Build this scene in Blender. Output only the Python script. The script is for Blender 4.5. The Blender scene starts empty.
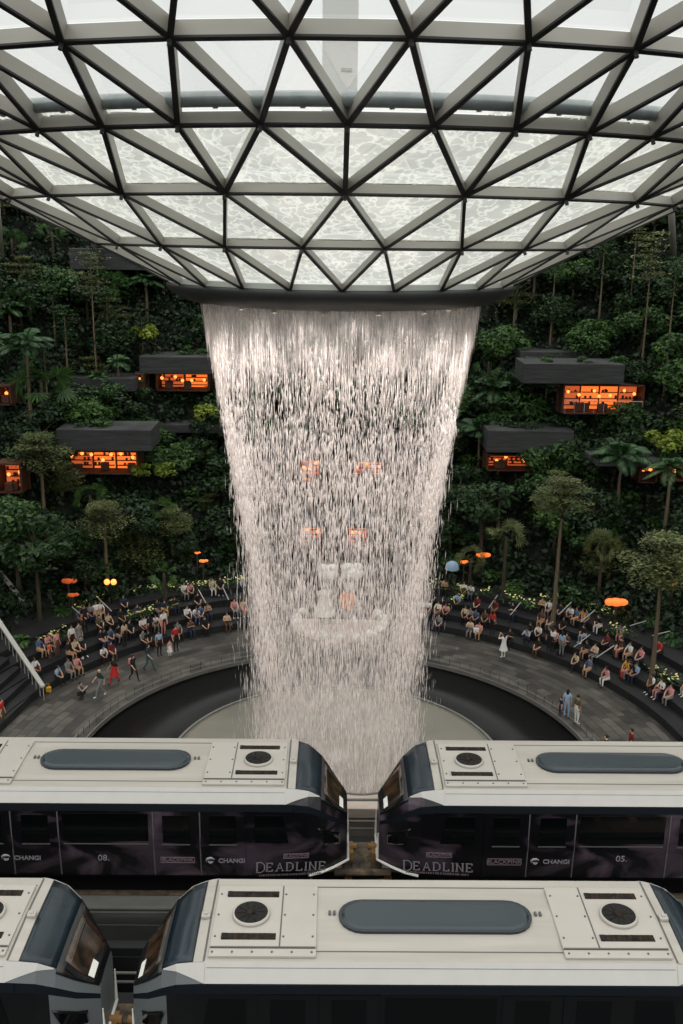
import bpy, bmesh, math, random
import numpy as np
from mathutils import Vector, Matrix
PI = math.pi
rng = np.random.default_rng(7); random.seed(7)
SC = bpy.context.scene
COL = SC.collection

# ------------------------------------------------------------------ camera numbers (metres, camera at the origin)
F = 983.5; TH = .275; YAW = -.01; ROLL = .012
H = 25.67; D = 44.5; CX = .30            # height over the plaza, distance and offset of the waterfall axis
CTH, STH = math.cos(TH), math.sin(TH); CY, SY = math.cos(YAW), math.sin(YAW); CR, SR = math.cos(ROLL), math.sin(ROLL)
def ray(px, py):
    a, b = px-341.5, py-512
    u = a*CR+b*SR; w = -a*SR+b*CR
    y = F*CTH-w*STH; z = -F*STH-w*CTH
    return Vector((u*CY-y*SY, u*SY+y*CY, z)).normalized()
def proj(p):
    x = p[0]*CY+p[1]*SY; y = -p[0]*SY+p[1]*CY; z = p[2]
    Z = y*CTH-z*STH; v = y*STH+z*CTH
    u = F*x/Z; w = -F*v/Z
    return 341.5+u*CR-w*SR, 512+u*SR+w*CR
def atz(px, py, z):
    r = ray(px, py); return r*(z/r.z)
def aty(px, py, Y):
    r = ray(px, py); return r*(Y/r.y)
def pol(r, az, z=0):                      # az in degrees, 0 = away from the camera, positive to the right
    a = math.radians(az); return Vector((CX+r*math.sin(a), D+r*math.cos(a), z))
def radaz(p):
    return math.hypot(p[0]-CX, p[1]-D), math.degrees(math.atan2(p[0]-CX, p[1]-D))

HILL = [(23.4,-23.9),(26,-22.4),(30,-18.6),(33,-15.4),(36,-12),(39,-8.6),(42,-5),(45,-1),(48,3.5),(52,8),(60,11)]
TIERS = [(18.3,-25.2),(19.4,-24.75),(20.5,-24.3),(21.6,-23.85)]
def ground(r):
    if r < 18.3: return -H
    if r < 23.4:
        z = -H
        for a, b in TIERS:
            if r >= a: z = b
        return z
    for (r0,z0),(r1,z1) in zip(HILL, HILL[1:]):
        if r < r1: return z0+(z1-z0)*(r-r0)/(r1-r0)
    return 11
def hit(px, py):
    d = ray(px, py); t = 38.
    while t < 140:
        p = d*t
        r, az = radaz(p)
        if p.z <= -H or (p.y > 30 and abs(az) < 118 and p.z <= ground(r)): return p
        t += .05
    return d*95

# ------------------------------------------------------------------ mesh builder
class MB:
    def __init__(s): s.v=[]; s.f=[]; s.m=[]
    def add(s, vs, fs, mi=0):
        o=len(s.v); s.v += [tuple(v) for v in vs]
        for f in fs: s.f.append(tuple(i+o for i in f)); s.m.append(mi)
        return s
    def box(s, c, d, R=None, mi=0, taper=1.0):
        x,y,z=[q/2 for q in d]
        vs=[Vector((sx*x*(taper if sz>0 else 1),sy*y*(taper if sz>0 else 1),sz*z)) for sx in(-1,1) for sy in(-1,1) for sz in(-1,1)]
        if R is not None: vs=[R@v for v in vs]
        c=Vector(c); vs=[v+c for v in vs]
        return s.add(vs,[(0,1,3,2),(4,6,7,5),(0,4,5,1),(2,3,7,6),(0,2,6,4),(1,5,7,3)],mi)
    def bevbox(s, c, d, b=.02, R=None, mi=0):
        bm=bmesh.new(); bmesh.ops.create_cube(bm,size=1)
        for v in bm.verts: v.co=Vector((v.co.x*d[0],v.co.y*d[1],v.co.z*d[2]))
        bmesh.ops.bevel(bm,geom=bm.edges[:],offset=b,segments=2,affect='EDGES',profile=.5)
        c=Vector(c); bm.verts.index_update()
        vs=[(R@v.co if R is not None else v.co)+c for v in bm.verts]
        s.add(vs,[[v.index for v in f.verts] for f in bm.faces],mi); bm.free(); return s
    def tube(s, pts, r, n=6, mi=0, cap=True):
        pts=[Vector(p) for p in pts]; rs=r if isinstance(r,(list,tuple)) else [r]*len(pts)
        vs=[];fs=[]; prev=None
        for i,p in enumerate(pts):
            t=(pts[min(i+1,len(pts)-1)]-pts[max(i-1,0)]).normalized()
            if prev is None: a=t.cross(Vector((0,0,1))); a=a if a.length>1e-3 else Vector((1,0,0)); a.normalize()
            else: a=(prev-t*prev.dot(t)).normalized()
            prev=a; b=t.cross(a)
            for k in range(n):
                q=2*PI*k/n; vs.append(p+(a*math.cos(q)+b*math.sin(q))*rs[i])
        for i in range(len(pts)-1):
            for k in range(n):
                fs.append((i*n+k,i*n+(k+1)%n,(i+1)*n+(k+1)%n,(i+1)*n+k))
        if cap: fs.append(tuple(range(n))[::-1]); fs.append(tuple((len(pts)-1)*n+k for k in range(n)))
        return s.add(vs,fs,mi)
    def lathe(s, prof, c=(0,0,0), a0=0, a1=360, n=64, mi=0, close=False):   # prof [(r,z)], angle as in pol()
        full=abs(a1-a0)>=360; m=n if full else n+1; vs=[];fs=[]; c=Vector(c)
        for i in range(m):
            a=math.radians(a0+(a1-a0)*i/n)
            for r,z in prof: vs.append(c+Vector((r*math.sin(a),r*math.cos(a),z)))
        k=len(prof)
        for i in range(n):
            j=(i+1)%m
            for q in range(k-1 if not close else k):
                q2=(q+1)%k; fs.append((i*k+q,i*k+q2,j*k+q2,j*k+q))
        if close and not full: fs.append(tuple(range(k))); fs.append(tuple(n*k+q for q in range(k))[::-1])
        return s.add(vs,fs,mi)
    def disc(s, c, r, h, n=24, mi=0, R=None):
        c=Vector(c); vs=[]
        for z in (-h/2,h/2):
            for k in range(n):
                v=Vector((r*math.cos(2*PI*k/n),r*math.sin(2*PI*k/n),z)); vs.append(c+(R@v if R is not None else v))
        fs=[tuple(range(n))[::-1],tuple(range(n,2*n))]+[(k,(k+1)%n,n+(k+1)%n,n+k) for k in range(n)]
        return s.add(vs,fs,mi)
    def ball(s, c, r, mi=0, seg=10, ring=6):
        if not isinstance(r,(list,tuple)): r=(r,r,r)
        c=Vector(c); vs=[c+Vector((0,0,r[2]))];fs=[]
        for i in range(1,ring):
            t=PI*i/ring
            for k in range(seg): vs.append(c+Vector((r[0]*math.sin(t)*math.cos(2*PI*k/seg),r[1]*math.sin(t)*math.sin(2*PI*k/seg),r[2]*math.cos(t))))
        vs.append(c-Vector((0,0,r[2])))
        for k in range(seg): fs.append((0,1+k,1+(k+1)%seg))
        for i in range(ring-2):
            for k in range(seg):
                a=1+i*seg; fs.append((a+k,a+seg+k,a+seg+(k+1)%seg,a+(k+1)%seg))
        e=len(vs)-1; a=1+(ring-2)*seg
        for k in range(seg): fs.append((e,a+(k+1)%seg,a+k))
        return s.add(vs,fs,mi)
    def mesh(s, name, mats, smooth=False, raw=False):
        me=bpy.data.meshes.new(name); me.from_pydata(s.v,[],s.f)
        for m in (mats if isinstance(mats,(list,tuple)) else [mats]): me.materials.append(m)
        if any(s.m): me.polygons.foreach_set('material_index',s.m)
        me.polygons.foreach_set('use_smooth',[smooth]*len(s.f))
        if not raw: bm=bmesh.new(); bm.from_mesh(me); bmesh.ops.recalc_face_normals(bm,faces=bm.faces[:]); bm.to_mesh(me); bm.free()
        me.update(); return me
    def build(s, name, mats, parent=None, smooth=False, loc=None, raw=False, **kw):
        o=bpy.data.objects.new(name, s.mesh(name,mats,smooth,raw)); COL.objects.link(o)
        if parent is not None: o.parent=parent
        if loc is not None: o.location=loc
        tag(o,**kw); return o
def tag(o, label=None, cat=None, group=None, kind=None):
    if label: o['label']=label
    if cat: o['category']=cat
    if group: o['group']=group
    if kind: o['kind']=kind
    return o
def empty(name, loc=(0,0,0), rz=0, **kw):
    o=bpy.data.objects.new(name,None); o.empty_display_size=.2; o.location=loc; o.rotation_euler=(0,0,rz); COL.objects.link(o)
    tag(o,**kw); return o
def add_obj(name, data, parent=None, loc=None, **kw):
    o=bpy.data.objects.new(name,data); COL.objects.link(o)
    if parent is not None: o.parent=parent
    if loc is not None: o.location=loc
    tag(o,**kw); return o
def npmesh(name, V, Fq, mats, midx=None, smooth=False):     # V (n,3), Fq (m,k)
    me=bpy.data.meshes.new(name); V=np.asarray(V,np.float32); Fq=np.asarray(Fq,np.int32)
    k=Fq.shape[1]; me.vertices.add(len(V)); me.vertices.foreach_set('co',V.ravel())
    me.loops.add(Fq.size); me.loops.foreach_set('vertex_index',Fq.ravel())
    me.polygons.add(len(Fq)); me.polygons.foreach_set('loop_start',np.arange(len(Fq),dtype=np.int32)*k)
    me.polygons.foreach_set('loop_total',np.full(len(Fq),k,np.int32))
    for m in (mats if isinstance(mats,(list,tuple)) else [mats]): me.materials.append(m)
    if midx is not None: me.polygons.foreach_set('material_index',np.asarray(midx,np.int32))
    if smooth: me.polygons.foreach_set('use_smooth',np.ones(len(Fq),bool))
    me.update(calc_edges=True); me.validate(); return me

# ------------------------------------------------------------------ materials
def sr(r,g,b):
    f=lambda c:(c/255/12.92 if c/255<=.04045 else ((c/255+.055)/1.055)**2.4)
    return (f(r),f(g),f(b),1)
def newmat(name):
    m=bpy.data.materials.new(name); m.use_nodes=True; nt=m.node_tree
    for n in list(nt.nodes): nt.nodes.remove(n)
    out=nt.nodes.new('ShaderNodeOutputMaterial'); return m,nt,out
def N(nt,t,**kw):
    n=nt.nodes.new(t)
    for k,v in kw.items():
        if k in n.inputs: n.inputs[k].default_value=v
        else: setattr(n,k,v)
    return n
def L(nt,a,b): nt.links.new(a,b)
def mat(name,col,rough=.6,metal=0,spec=.5,var=0,vscale=(3,3,3),bump=0,bscale=8,col2=None,emit=0,ecol=None,coat=0):
    m,nt,out=newmat(name); b=N(nt,'ShaderNodeBsdfPrincipled'); L(nt,b.outputs[0],out.inputs[0])
    b.inputs['Base Color'].default_value=col; b.inputs['Roughness'].default_value=rough; b.inputs['Metallic'].default_value=metal
    b.inputs['Specular IOR Level'].default_value=spec; b.inputs['Coat Weight'].default_value=coat
    if var or bump:
        tc=N(nt,'ShaderNodeTexCoord')
    if var:
        mp=N(nt,'ShaderNodeMapping'); mp.inputs['Scale'].default_value=vscale; L(nt,tc.outputs['Object'],mp.inputs[0])
        no=N(nt,'ShaderNodeTexNoise',Scale=1.0,Detail=5.0); L(nt,mp.outputs[0],no.inputs['Vector'])
        rp=N(nt,'ShaderNodeValToRGB'); L(nt,no.outputs[0],rp.inputs[0])
        c2=col2 or tuple(c*(1-var) for c in col[:3])+(1,)
        rp.color_ramp.elements[0].position=.32; rp.color_ramp.elements[1].position=.68
        rp.color_ramp.elements[0].color=c2; rp.color_ramp.elements[1].color=col
        L(nt,rp.outputs[0],b.inputs['Base Color'])
    if bump:
        no2=N(nt,'ShaderNodeTexNoise',Scale=float(bscale),Detail=4.0); L(nt,tc.outputs['Object'],no2.inputs['Vector'])
        bp=N(nt,'ShaderNodeBump',Strength=bump,Distance=.05); L(nt,no2.outputs[0],bp.inputs['Height']); L(nt,bp.outputs[0],b.inputs['Normal'])
    if emit:
        b.inputs['Emission Color'].default_value=ecol or col; b.inputs['Emission Strength'].default_value=emit
    return m
def leafmat(name,cols,transl=.25):
    m,nt,out=newmat(name); g=N(nt,'ShaderNodeNewGeometry'); oi=N(nt,'ShaderNodeObjectInfo')
    ad=N(nt,'ShaderNodeMath',operation='MULTIPLY_ADD'); ad.inputs[1].default_value=.7
    mu=N(nt,'ShaderNodeMath',operation='MULTIPLY'); mu.inputs[1].default_value=.3
    L(nt,oi.outputs['Random'],mu.inputs[0]); L(nt,g.outputs['Random Per Island'],ad.inputs[0]); L(nt,mu.outputs[0],ad.inputs[2])
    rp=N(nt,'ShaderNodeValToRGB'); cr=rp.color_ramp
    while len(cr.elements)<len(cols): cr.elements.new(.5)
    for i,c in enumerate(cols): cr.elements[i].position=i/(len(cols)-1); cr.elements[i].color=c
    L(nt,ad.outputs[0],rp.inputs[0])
    b=N(nt,'ShaderNodeBsdfPrincipled'); b.inputs['Roughness'].default_value=.5; b.inputs['Specular IOR Level'].default_value=.35
    t=N(nt,'ShaderNodeBsdfTranslucent'); mx=N(nt,'ShaderNodeMixShader'); mx.inputs[0].default_value=transl
    L(nt,rp.outputs[0],b.inputs['Base Color']); L(nt,rp.outputs[0],t.inputs[0])
    L(nt,b.outputs[0],mx.inputs[1]); L(nt,t.outputs[0],mx.inputs[2]); L(nt,mx.outputs[0],out.inputs[0]); return m

M={}
M['steel']=mat('painted_steel',sr(166,163,154),.45,0,.5,var=.12,vscale=(.6,.6,.6))
M['near_black']=mat('black_cap',sr(22,23,24),.6)
M['rim']=mat('rim_metal',sr(70,72,70),.45,.2,var=.3,vscale=(.5,.5,2))
M['sill']=mat('rim_sill',sr(175,178,172),.4)
M['pipe']=mat('gutter_metal',sr(150,160,162),.35,.2,var=.3,vscale=(2,2,2))
M['stone']=mat('dark_stone',sr(66,66,64),.55,var=.45,vscale=(.5,1.6,3))
M['terrace']=mat('terrace_stone',sr(38,39,40),.6,0,.3,var=.35,vscale=(1,1,3))
M['slab']=mat('slab_stone',sr(68,70,70),.75,0,.3,var=.55,vscale=(.6,.6,9),bump=.3)
M['soil']=mat('soil',sr(24,28,20),.95,var=.6,vscale=(.6,.6,.6),bump=.6,bscale=2)
M['metal']=mat('brushed_rail',sr(168,166,160),.4,.2)
M['trim']=mat('pool_trim',sr(112,111,106),.4,.2)
M['concrete']=mat('guideway_concrete',sr(84,84,80),.85,var=.35,vscale=(.7,2,2),bump=.2)
M['paleconc']=mat('pale_concrete',sr(190,176,164),.85,var=.25,vscale=(.7,2,2))
M['darkconc']=mat('dark_deck',sr(26,28,30),.8,var=.5,vscale=(1,1,1))
M['ballast']=mat('rusty_deck',sr(112,96,76),.9,var=.6,vscale=(4,4,4),bump=.4,col2=sr(50,46,42))
M['rust']=mat('ochre_metal',sr(150,112,62),.7,var=.4,vscale=(5,5,5))
M['roofwhite']=mat('car_roof_paint',sr(166,161,152),.38,0,.5,var=.13,vscale=(.35,3.5,3.5),coat=.1)
M['roofedge']=mat('car_roof_edge_lit',sr(184,182,177),.38,var=.05)  # lighter than the flat roof: the lit slope's brightness is in this colour
M['line']=mat('panel_seam',sr(84,82,80),.6)
M['hatch']=mat('hatch_panel',sr(170,165,157),.4,var=.08,vscale=(1,1,1))
M['pill']=mat('roof_skylight',sr(34,46,52),.22,0,.5,var=.1,vscale=(.5,.5,.5))
M['pilltrim']=mat('skylight_trim',sr(24,34,42),.3)
M['visor']=mat('visor_glass',sr(30,42,50),.25,0,.4,var=.3,vscale=(2,2,2))
M['navy']=mat('navy_band',sr(9,15,22),.6,0,.2)
M['greynose']=mat('nose_grey',sr(88,93,95),.45)
M['glassdark']=mat('window_glass',sr(7,9,10),.08,0,.6)
M['glassbrown']=mat('windscreen_glass',sr(24,22,20),.1,0,.6,var=.9,vscale=(3,4,3),col2=sr(70,52,36))
M['frame']=mat('window_frame',sr(12,13,15),.35)
M['fan']=mat('fan_dark',sr(12,14,16),.5,0,.25)
M['vent']=mat('vent_dark',sr(12,11,10),.8,0,.2,var=.5,vscale=(9,9,9),col2=sr(52,42,32))
M['white']=mat('white_trim',sr(225,224,218),.45)
M['letter']=mat('livery_lettering',sr(138,134,140),.5)
M['pinkletter']=mat('livery_box_lettering',sr(120,104,112),.5)
M['bark']=mat('bark',sr(74,64,50),.9,var=.4,vscale=(6,6,2))
M['palebark']=mat('pale_bark',sr(112,98,78),.85,var=.3,vscale=(6,6,2))
M['lamp']=mat('lamp_glow',sr(255,176,96),.5,emit=2.2,ecol=sr(255,150,70))
M['glow']=mat('shop_light',sr(240,120,60),.7,emit=1.0,ecol=sr(255,122,48),var=.0)
M['glow2']=mat('shop_light_soft',sr(240,150,100),.7,emit=.4,ecol=sr(255,110,52))
M['spot']=mat('white_spot',sr(255,240,220),.5,emit=4,ecol=sr(255,225,190))
M['shelf']=mat('shop_wood',sr(74,40,24),.7)
M['dish']=mat('acrylic_dish',sr(124,120,110),.3,0,.5,var=.25,vscale=(.25,.25,.25),col2=sr(104,104,96))
M['tower']=mat('hazed_tower_concrete',sr(232,232,230),.8)  # near-white: distance haze is put into the base colour
M['parasol']=mat('orange_parasol',sr(206,92,44),.8,emit=.22,ecol=sr(255,110,50))  # cloth given a faint glow of its own; it is no lamp
M['yellow']=mat('yellow_cloth',sr(226,164,30),.8)
# dark body of the upper cars with a lilac swoosh in the livery
def livery():
    m,nt,out=newmat('livery_film'); b=N(nt,'ShaderNodeBsdfPrincipled'); L(nt,b.outputs[0],out.inputs[0])
    b.inputs['Roughness'].default_value=.3
    tc=N(nt,'ShaderNodeTexCoord'); mp=N(nt,'ShaderNodeMapping'); L(nt,tc.outputs['Object'],mp.inputs[0])
    mp.inputs['Scale'].default_value=(.55,1,1.1); mp.inputs['Rotation'].default_value=(0,.5,0)
    no=N(nt,'ShaderNodeTexNoise',Scale=1.0,Detail=6.0,Distortion=1.2); L(nt,mp.outputs[0],no.inputs['Vector'])
    rp=N(nt,'ShaderNodeValToRGB'); L(nt,no.outputs[0],rp.inputs[0]); cr=rp.color_ramp
    cr.elements[0].position=.53; cr.elements[0].color=sr(11,10,14)
    cr.elements[1].position=.78; cr.elements[1].color=sr(92,78,90)
    L(nt,rp.outputs[0],b.inputs['Base Color']); return m
M['livery']=livery()
# walkway paving: small stone setts in rings
def paving():
    m,nt,out=newmat('plaza_paving'); b=N(nt,'ShaderNodeBsdfPrincipled'); L(nt,b.outputs[0],out.inputs[0])
    b.inputs['Roughness'].default_value=.42
    tc=N(nt,'ShaderNodeTexCoord'); mp=N(nt,'ShaderNodeMapping'); L(nt,tc.outputs['Object'],mp.inputs[0])
    mp.inputs['Location'].default_value=(-CX,-D,0)
    g=N(nt,'ShaderNodeTexGradient',gradient_type='RADIAL'); L(nt,mp.outputs[0],g.inputs[0])
    ln=N(nt,'ShaderNodeVectorMath',operation='LENGTH'); L(nt,mp.outputs[0],ln.inputs[0])
    cb=N(nt,'ShaderNodeCombineXYZ')
    m1=N(nt,'ShaderNodeMath',operation='MULTIPLY'); m1.inputs[1].default_value=95; L(nt,g.outputs['Fac'],m1.inputs[0])
    L(nt,m1.outputs[0],cb.inputs[0]); L(nt,ln.outputs['Value'],cb.inputs[1])
    br=N(nt,'ShaderNodeTexBrick'); L(nt,cb.outputs[0],br.inputs['Vector'])
    br.inputs['Color1'].default_value=sr(102,99,92); br.inputs['Color2'].default_value=sr(56,55,52); br.inputs['Mortar'].default_value=sr(40,40,39)
    br.inputs['Scale'].default_value=1.0; br.inputs['Mortar Size'].default_value=.012; br.inputs['Brick Width'].default_value=.9; br.inputs['Row Height'].default_value=.28
    no=N(nt,'ShaderNodeTexNoise',Scale=.7,Detail=6.0); L(nt,tc.outputs['Object'],no.inputs['Vector'])
    rp=N(nt,'ShaderNodeValToRGB'); L(nt,no.outputs[0],rp.inputs[0]); rp.color_ramp.elements[0].position=.3; rp.color_ramp.elements[0].color=(.45,.45,.45,1); rp.color_ramp.elements[1].position=.7
    mx=N(nt,'ShaderNodeMix',data_type='RGBA',blend_type='MULTIPLY'); mx.inputs[0].default_value=.9
    L(nt,br.outputs['Color'],mx.inputs[6]); L(nt,rp.outputs[0],mx.inputs[7]); L(nt,mx.outputs[2],b.inputs['Base Color']); return m
M['paving']=paving()
def poolmat():
    m,nt,out=newmat('pool_water'); b=N(nt,'ShaderNodeBsdfPrincipled'); L(nt,b.outputs[0],out.inputs[0])
    b.inputs['Base Color'].default_value=sr(16,18,18); b.inputs['Roughness'].default_value=.35; b.inputs['Specular IOR Level'].default_value=.25
    tc=N(nt,'ShaderNodeTexCoord'); no=N(nt,'ShaderNodeTexNoise',Scale=3.0,Detail=4.0); L(nt,tc.outputs['Object'],no.inputs['Vector'])
    bp=N(nt,'ShaderNodeBump',Strength=.3,Distance=.03); L(nt,no.outputs[0],bp.inputs['Height']); L(nt,bp.outputs[0],b.inputs['Normal']); return m
M['pool']=poolmat()
# glass pane with a film of running water on its upper side
def panemat(wet):
    m,nt,out=newmat('wet_glass' if wet else 'clear_glass')
    tc=N(nt,'ShaderNodeTexCoord'); mp=N(nt,'ShaderNodeMapping'); L(nt,tc.outputs['Object'],mp.inputs[0]); mp.inputs['Location'].default_value=(-CX,-D,0)
    sp=N(nt,'ShaderNodeSeparateXYZ'); L(nt,mp.outputs[0],sp.inputs[0])
    cb=N(nt,'ShaderNodeCombineXYZ'); L(nt,sp.outputs[0],cb.inputs[0]); L(nt,sp.outputs[1],cb.inputs[1])
    ln=N(nt,'ShaderNodeVectorMath',operation='LENGTH'); L(nt,cb.outputs[0],ln.inputs[0])   # radius from the waterfall axis
    nz=N(nt,'ShaderNodeTexNoise',Scale=1.1,Detail=3.0); L(nt,mp.outputs[0],nz.inputs['Vector'])
    mxv=N(nt,'ShaderNodeMix',data_type='VECTOR'); mxv.inputs[0].default_value=.45
    L(nt,mp.outputs[0],mxv.inputs[4]); 
    sc=N(nt,'ShaderNodeVectorMath',operation='SCALE'); sc.inputs['Scale'].default_value=3.0; L(nt,nz.outputs['Color'],sc.inputs[0])
    ad=N(nt,'ShaderNodeVectorMath',operation='ADD'); L(nt,mp.outputs[0],ad.inputs[0]); L(nt,sc.outputs[0],ad.inputs[1])
    vo=N(nt,'ShaderNodeTexVoronoi',feature='DISTANCE_TO_EDGE',Scale=1.15); L(nt,ad.outputs[0],vo.inputs['Vector'])
    vn=N(nt,'ShaderNodeValToRGB'); L(nt,vo.outputs['Distance'],vn.inputs[0]); e=vn.color_ramp.elements
    e[0].position=.0; e[0].color=(1,1,1,1); e[1].position=.12; e[1].color=(0,0,0,1)
    n2=N(nt,'ShaderNodeTexNoise',Scale=.8,Detail=5.0); L(nt,mp.outputs[0],n2.inputs['Vector'])
    film=N(nt,'ShaderNodeMapRange'); film.inputs['From Min'].default_value=17.7; film.inputs['From Max'].default_value=17.2; film.inputs['To Min'].default_value=.09; film.inputs['To Max'].default_value=.66
    L(nt,ln.outputs['Value'],film.inputs['Value'])
    top=N(nt,'ShaderNodeMapRange'); top.inputs['From Min'].default_value=20.0; top.inputs['From Max'].default_value=19.5
    L(nt,ln.outputs['Value'],top.inputs['Value'])
    fm=N(nt,'ShaderNodeMath',operation='MULTIPLY'); L(nt,film.outputs[0],fm.inputs[0]); L(nt,top.outputs[0],fm.inputs[1])
    vs=N(nt,'ShaderNodeMath',operation='MULTIPLY_ADD'); vs.inputs[1].default_value=.42; L(nt,vn.outputs[0],vs.inputs[0]); vs.inputs[2].default_value=.62
    n3=N(nt,'ShaderNodeMath',operation='MULTIPLY_ADD'); L(nt,n2.outputs[0],n3.inputs[0]); n3.inputs[1].default_value=.5; L(nt,vs.outputs[0],n3.inputs[2])
    fac=N(nt,'ShaderNodeMath',operation='MULTIPLY',use_clamp=True); L(nt,fm.outputs[0],fac.inputs[0]); L(nt,n3.outputs[0],fac.inputs[1])
    tr=N(nt,'ShaderNodeBsdfTransparent'); tr.inputs[0].default_value=(.98,.99,.98,1)
    gl=N(nt,'ShaderNodeBsdfGlossy',Roughness=.08); fr=N(nt,'ShaderNodeFresnel',IOR=1.3)
    tl=N(nt,'ShaderNodeBsdfTranslucent'); tl.inputs[0].default_value=(.86,.88,.825,1)
    mx=N(nt,'ShaderNodeMixShader'); L(nt,fac.outputs[0],mx.inputs[0]); L(nt,tr.outputs[0],mx.inputs[1]); L(nt,tl.outputs[0],mx.inputs[2])
    sm=N(nt,'ShaderNodeMath',operation='MULTIPLY'); sm.inputs[1].default_value=.3; L(nt,fr.outputs[0],sm.inputs[0])
    m2=N(nt,'ShaderNodeMixShader'); L(nt,sm.outputs[0],m2.inputs[0]); L(nt,mx.outputs[0],m2.inputs[1]); L(nt,gl.outputs[0],m2.inputs[2])
    L(nt,m2.outputs[0],out.inputs[0]); return m
M['pane']=panemat(True)
def watermat():
    m,nt,out=newmat('falling_water'); d=N(nt,'ShaderNodeBsdfDiffuse'); d.inputs[0].default_value=sr(253,246,242)
    t=N(nt,'ShaderNodeBsdfTranslucent'); t.inputs[0].default_value=sr(253,246,242); mx=N(nt,'ShaderNodeMixShader'); mx.inputs[0].default_value=.5
    tr=N(nt,'ShaderNodeBsdfTransparent'); m2=N(nt,'ShaderNodeMixShader'); m2.inputs[0].default_value=.72
    L(nt,d.outputs[0],mx.inputs[1]); L(nt,t.outputs[0],mx.inputs[2]); L(nt,tr.outputs[0],m2.inputs[1]); L(nt,mx.outputs[0],m2.inputs[2]); L(nt,m2.outputs[0],out.inputs[0]); return m
M['water']=watermat()
def sheetmat():
    m,nt,out=newmat('water_sheet')
    tc=N(nt,'ShaderNodeTexCoord'); mp=N(nt,'ShaderNodeMapping'); mp.inputs['Scale'].default_value=(3.2,3.2,.28); L(nt,tc.outputs['Object'],mp.inputs[0])
    no=N(nt,'ShaderNodeTexNoise',Scale=1.6,Detail=6.0,Roughness=.65); L(nt,mp.outputs[0],no.inputs['Vector'])
    rp=N(nt,'ShaderNodeValToRGB'); L(nt,no.outputs[0],rp.inputs[0]); rp.color_ramp.elements[0].position=.3; rp.color_ramp.elements[1].position=.7
    sp=N(nt,'ShaderNodeSeparateXYZ'); L(nt,tc.outputs['Object'],sp.inputs[0])
    # the sheet is closed at the lip, torn open in mid air and turns to spray further down
    cv=N(nt,'ShaderNodeMapRange'); cv.inputs['From Min'].default_value=-26; cv.inputs['From Max'].default_value=-2.8; L(nt,sp.outputs[2],cv.inputs['Value'])
    c=N(nt,'ShaderNodeValToRGB'); L(nt,cv.outputs[0],c.inputs[0]); e=c.color_ramp.elements
    e[0].position=0; e[0].color=(1.0,)*3+(1,); e[1].position=1; e[1].color=(1.0,)*3+(1,)
    for p,v in ((.2,.62),(.38,.3),(.6,.1),(.84,.15),(.93,.72)):
        q=e.new(p); q.color=(v,v,v,1)
    a1=N(nt,'ShaderNodeMath',operation='ADD'); L(nt,rp.outputs[0],a1.inputs[0]); L(nt,c.outputs[0],a1.inputs[1])
    a2=N(nt,'ShaderNodeMath',operation='SUBTRACT',use_clamp=True); L(nt,a1.outputs[0],a2.inputs[0]); a2.inputs[1].default_value=.95
    mu=N(nt,'ShaderNodeMath',operation='MULTIPLY'); L(nt,a2.outputs[0],mu.inputs[0]); mu.inputs[1].default_value=.42
    d=N(nt,'ShaderNodeBsdfDiffuse'); d.inputs[0].default_value=sr(253,246,242)
    t=N(nt,'ShaderNodeBsdfTranslucent'); t.inputs[0].default_value=sr(253,246,242); mx=N(nt,'ShaderNodeMixShader'); mx.inputs[0].default_value=.5
    tr=N(nt,'ShaderNodeBsdfTransparent'); m2=N(nt,'ShaderNodeMixShader'); L(nt,mu.outputs[0],m2.inputs[0])
    L(nt,d.outputs[0],mx.inputs[1]); L(nt,t.outputs[0],mx.inputs[2]); L(nt,tr.outputs[0],m2.inputs[1]); L(nt,mx.outputs[0],m2.inputs[2]); L(nt,m2.outputs[0],out.inputs[0]); return m
M['sheet']=sheetmat()
G=lambda *c:[sr(*x) for x in c]
M['leaf_dark']=leafmat('dark_leaves',G((22,38,24),(38,60,32),(62,92,44)))
M['leaf_mid']=leafmat('green_leaves',G((32,54,30),(54,86,42),(94,128,58)))
M['leaf_olive']=leafmat('olive_leaves',G((58,70,40),(92,102,60),(132,138,86)))
M['leaf_lime']=leafmat('lime_leaves',G((76,98,30),(120,138,44),(166,170,66)))
M['leaf_palm']=leafmat('palm_leaves',G((30,56,34),(52,86,50),(90,124,72)))
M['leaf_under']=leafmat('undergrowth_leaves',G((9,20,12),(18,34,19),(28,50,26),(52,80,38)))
M['petal']=mat('cream_petals',sr(228,226,150),.6)

# ------------------------------------------------------------------ camera and sky
cam=bpy.data.cameras.new('camera'); cam.sensor_fit='VERTICAL'; cam.sensor_height=36; cam.sensor_width=24; cam.lens=F/1024*36; cam.clip_end=2000
co=bpy.data.objects.new('camera',cam); COL.objects.link(co); SC.camera=co
rt=Vector((CY,SY,0)); fw=Vector((-SY*CTH,CY*CTH,-STH)); dn=-(rt.cross(fw))
Rr=rt*CR-dn*SR; Dd=rt*SR+dn*CR
co.matrix_world=Matrix((( Rr.x,-Dd.x,-fw.x,0),(Rr.y,-Dd.y,-fw.y,0),(Rr.z,-Dd.z,-fw.z,0),(0,0,0,1)))
w=bpy.data.worlds.new('sky'); SC.world=w; w.use_nodes=True; nt=w.node_tree
for n in list(nt.nodes): nt.nodes.remove(n)
out=N(nt,'ShaderNodeOutputWorld'); bg=N(nt,'ShaderNodeBackground'); L(nt,bg.outputs[0],out.inputs[0])
tc=N(nt,'ShaderNodeTexCoord'); sp=N(nt,'ShaderNodeSeparateXYZ'); L(nt,tc.outputs['Generated'],sp.inputs[0])
rp=N(nt,'ShaderNodeValToRGB'); L(nt,sp.outputs[2],rp.inputs[0]); e=rp.color_ramp.elements
e[0].position=0; e[0].color=(.10,.11,.10,1); e[1].position=.03; e[1].color=(.86,.88,.87,1)
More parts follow.
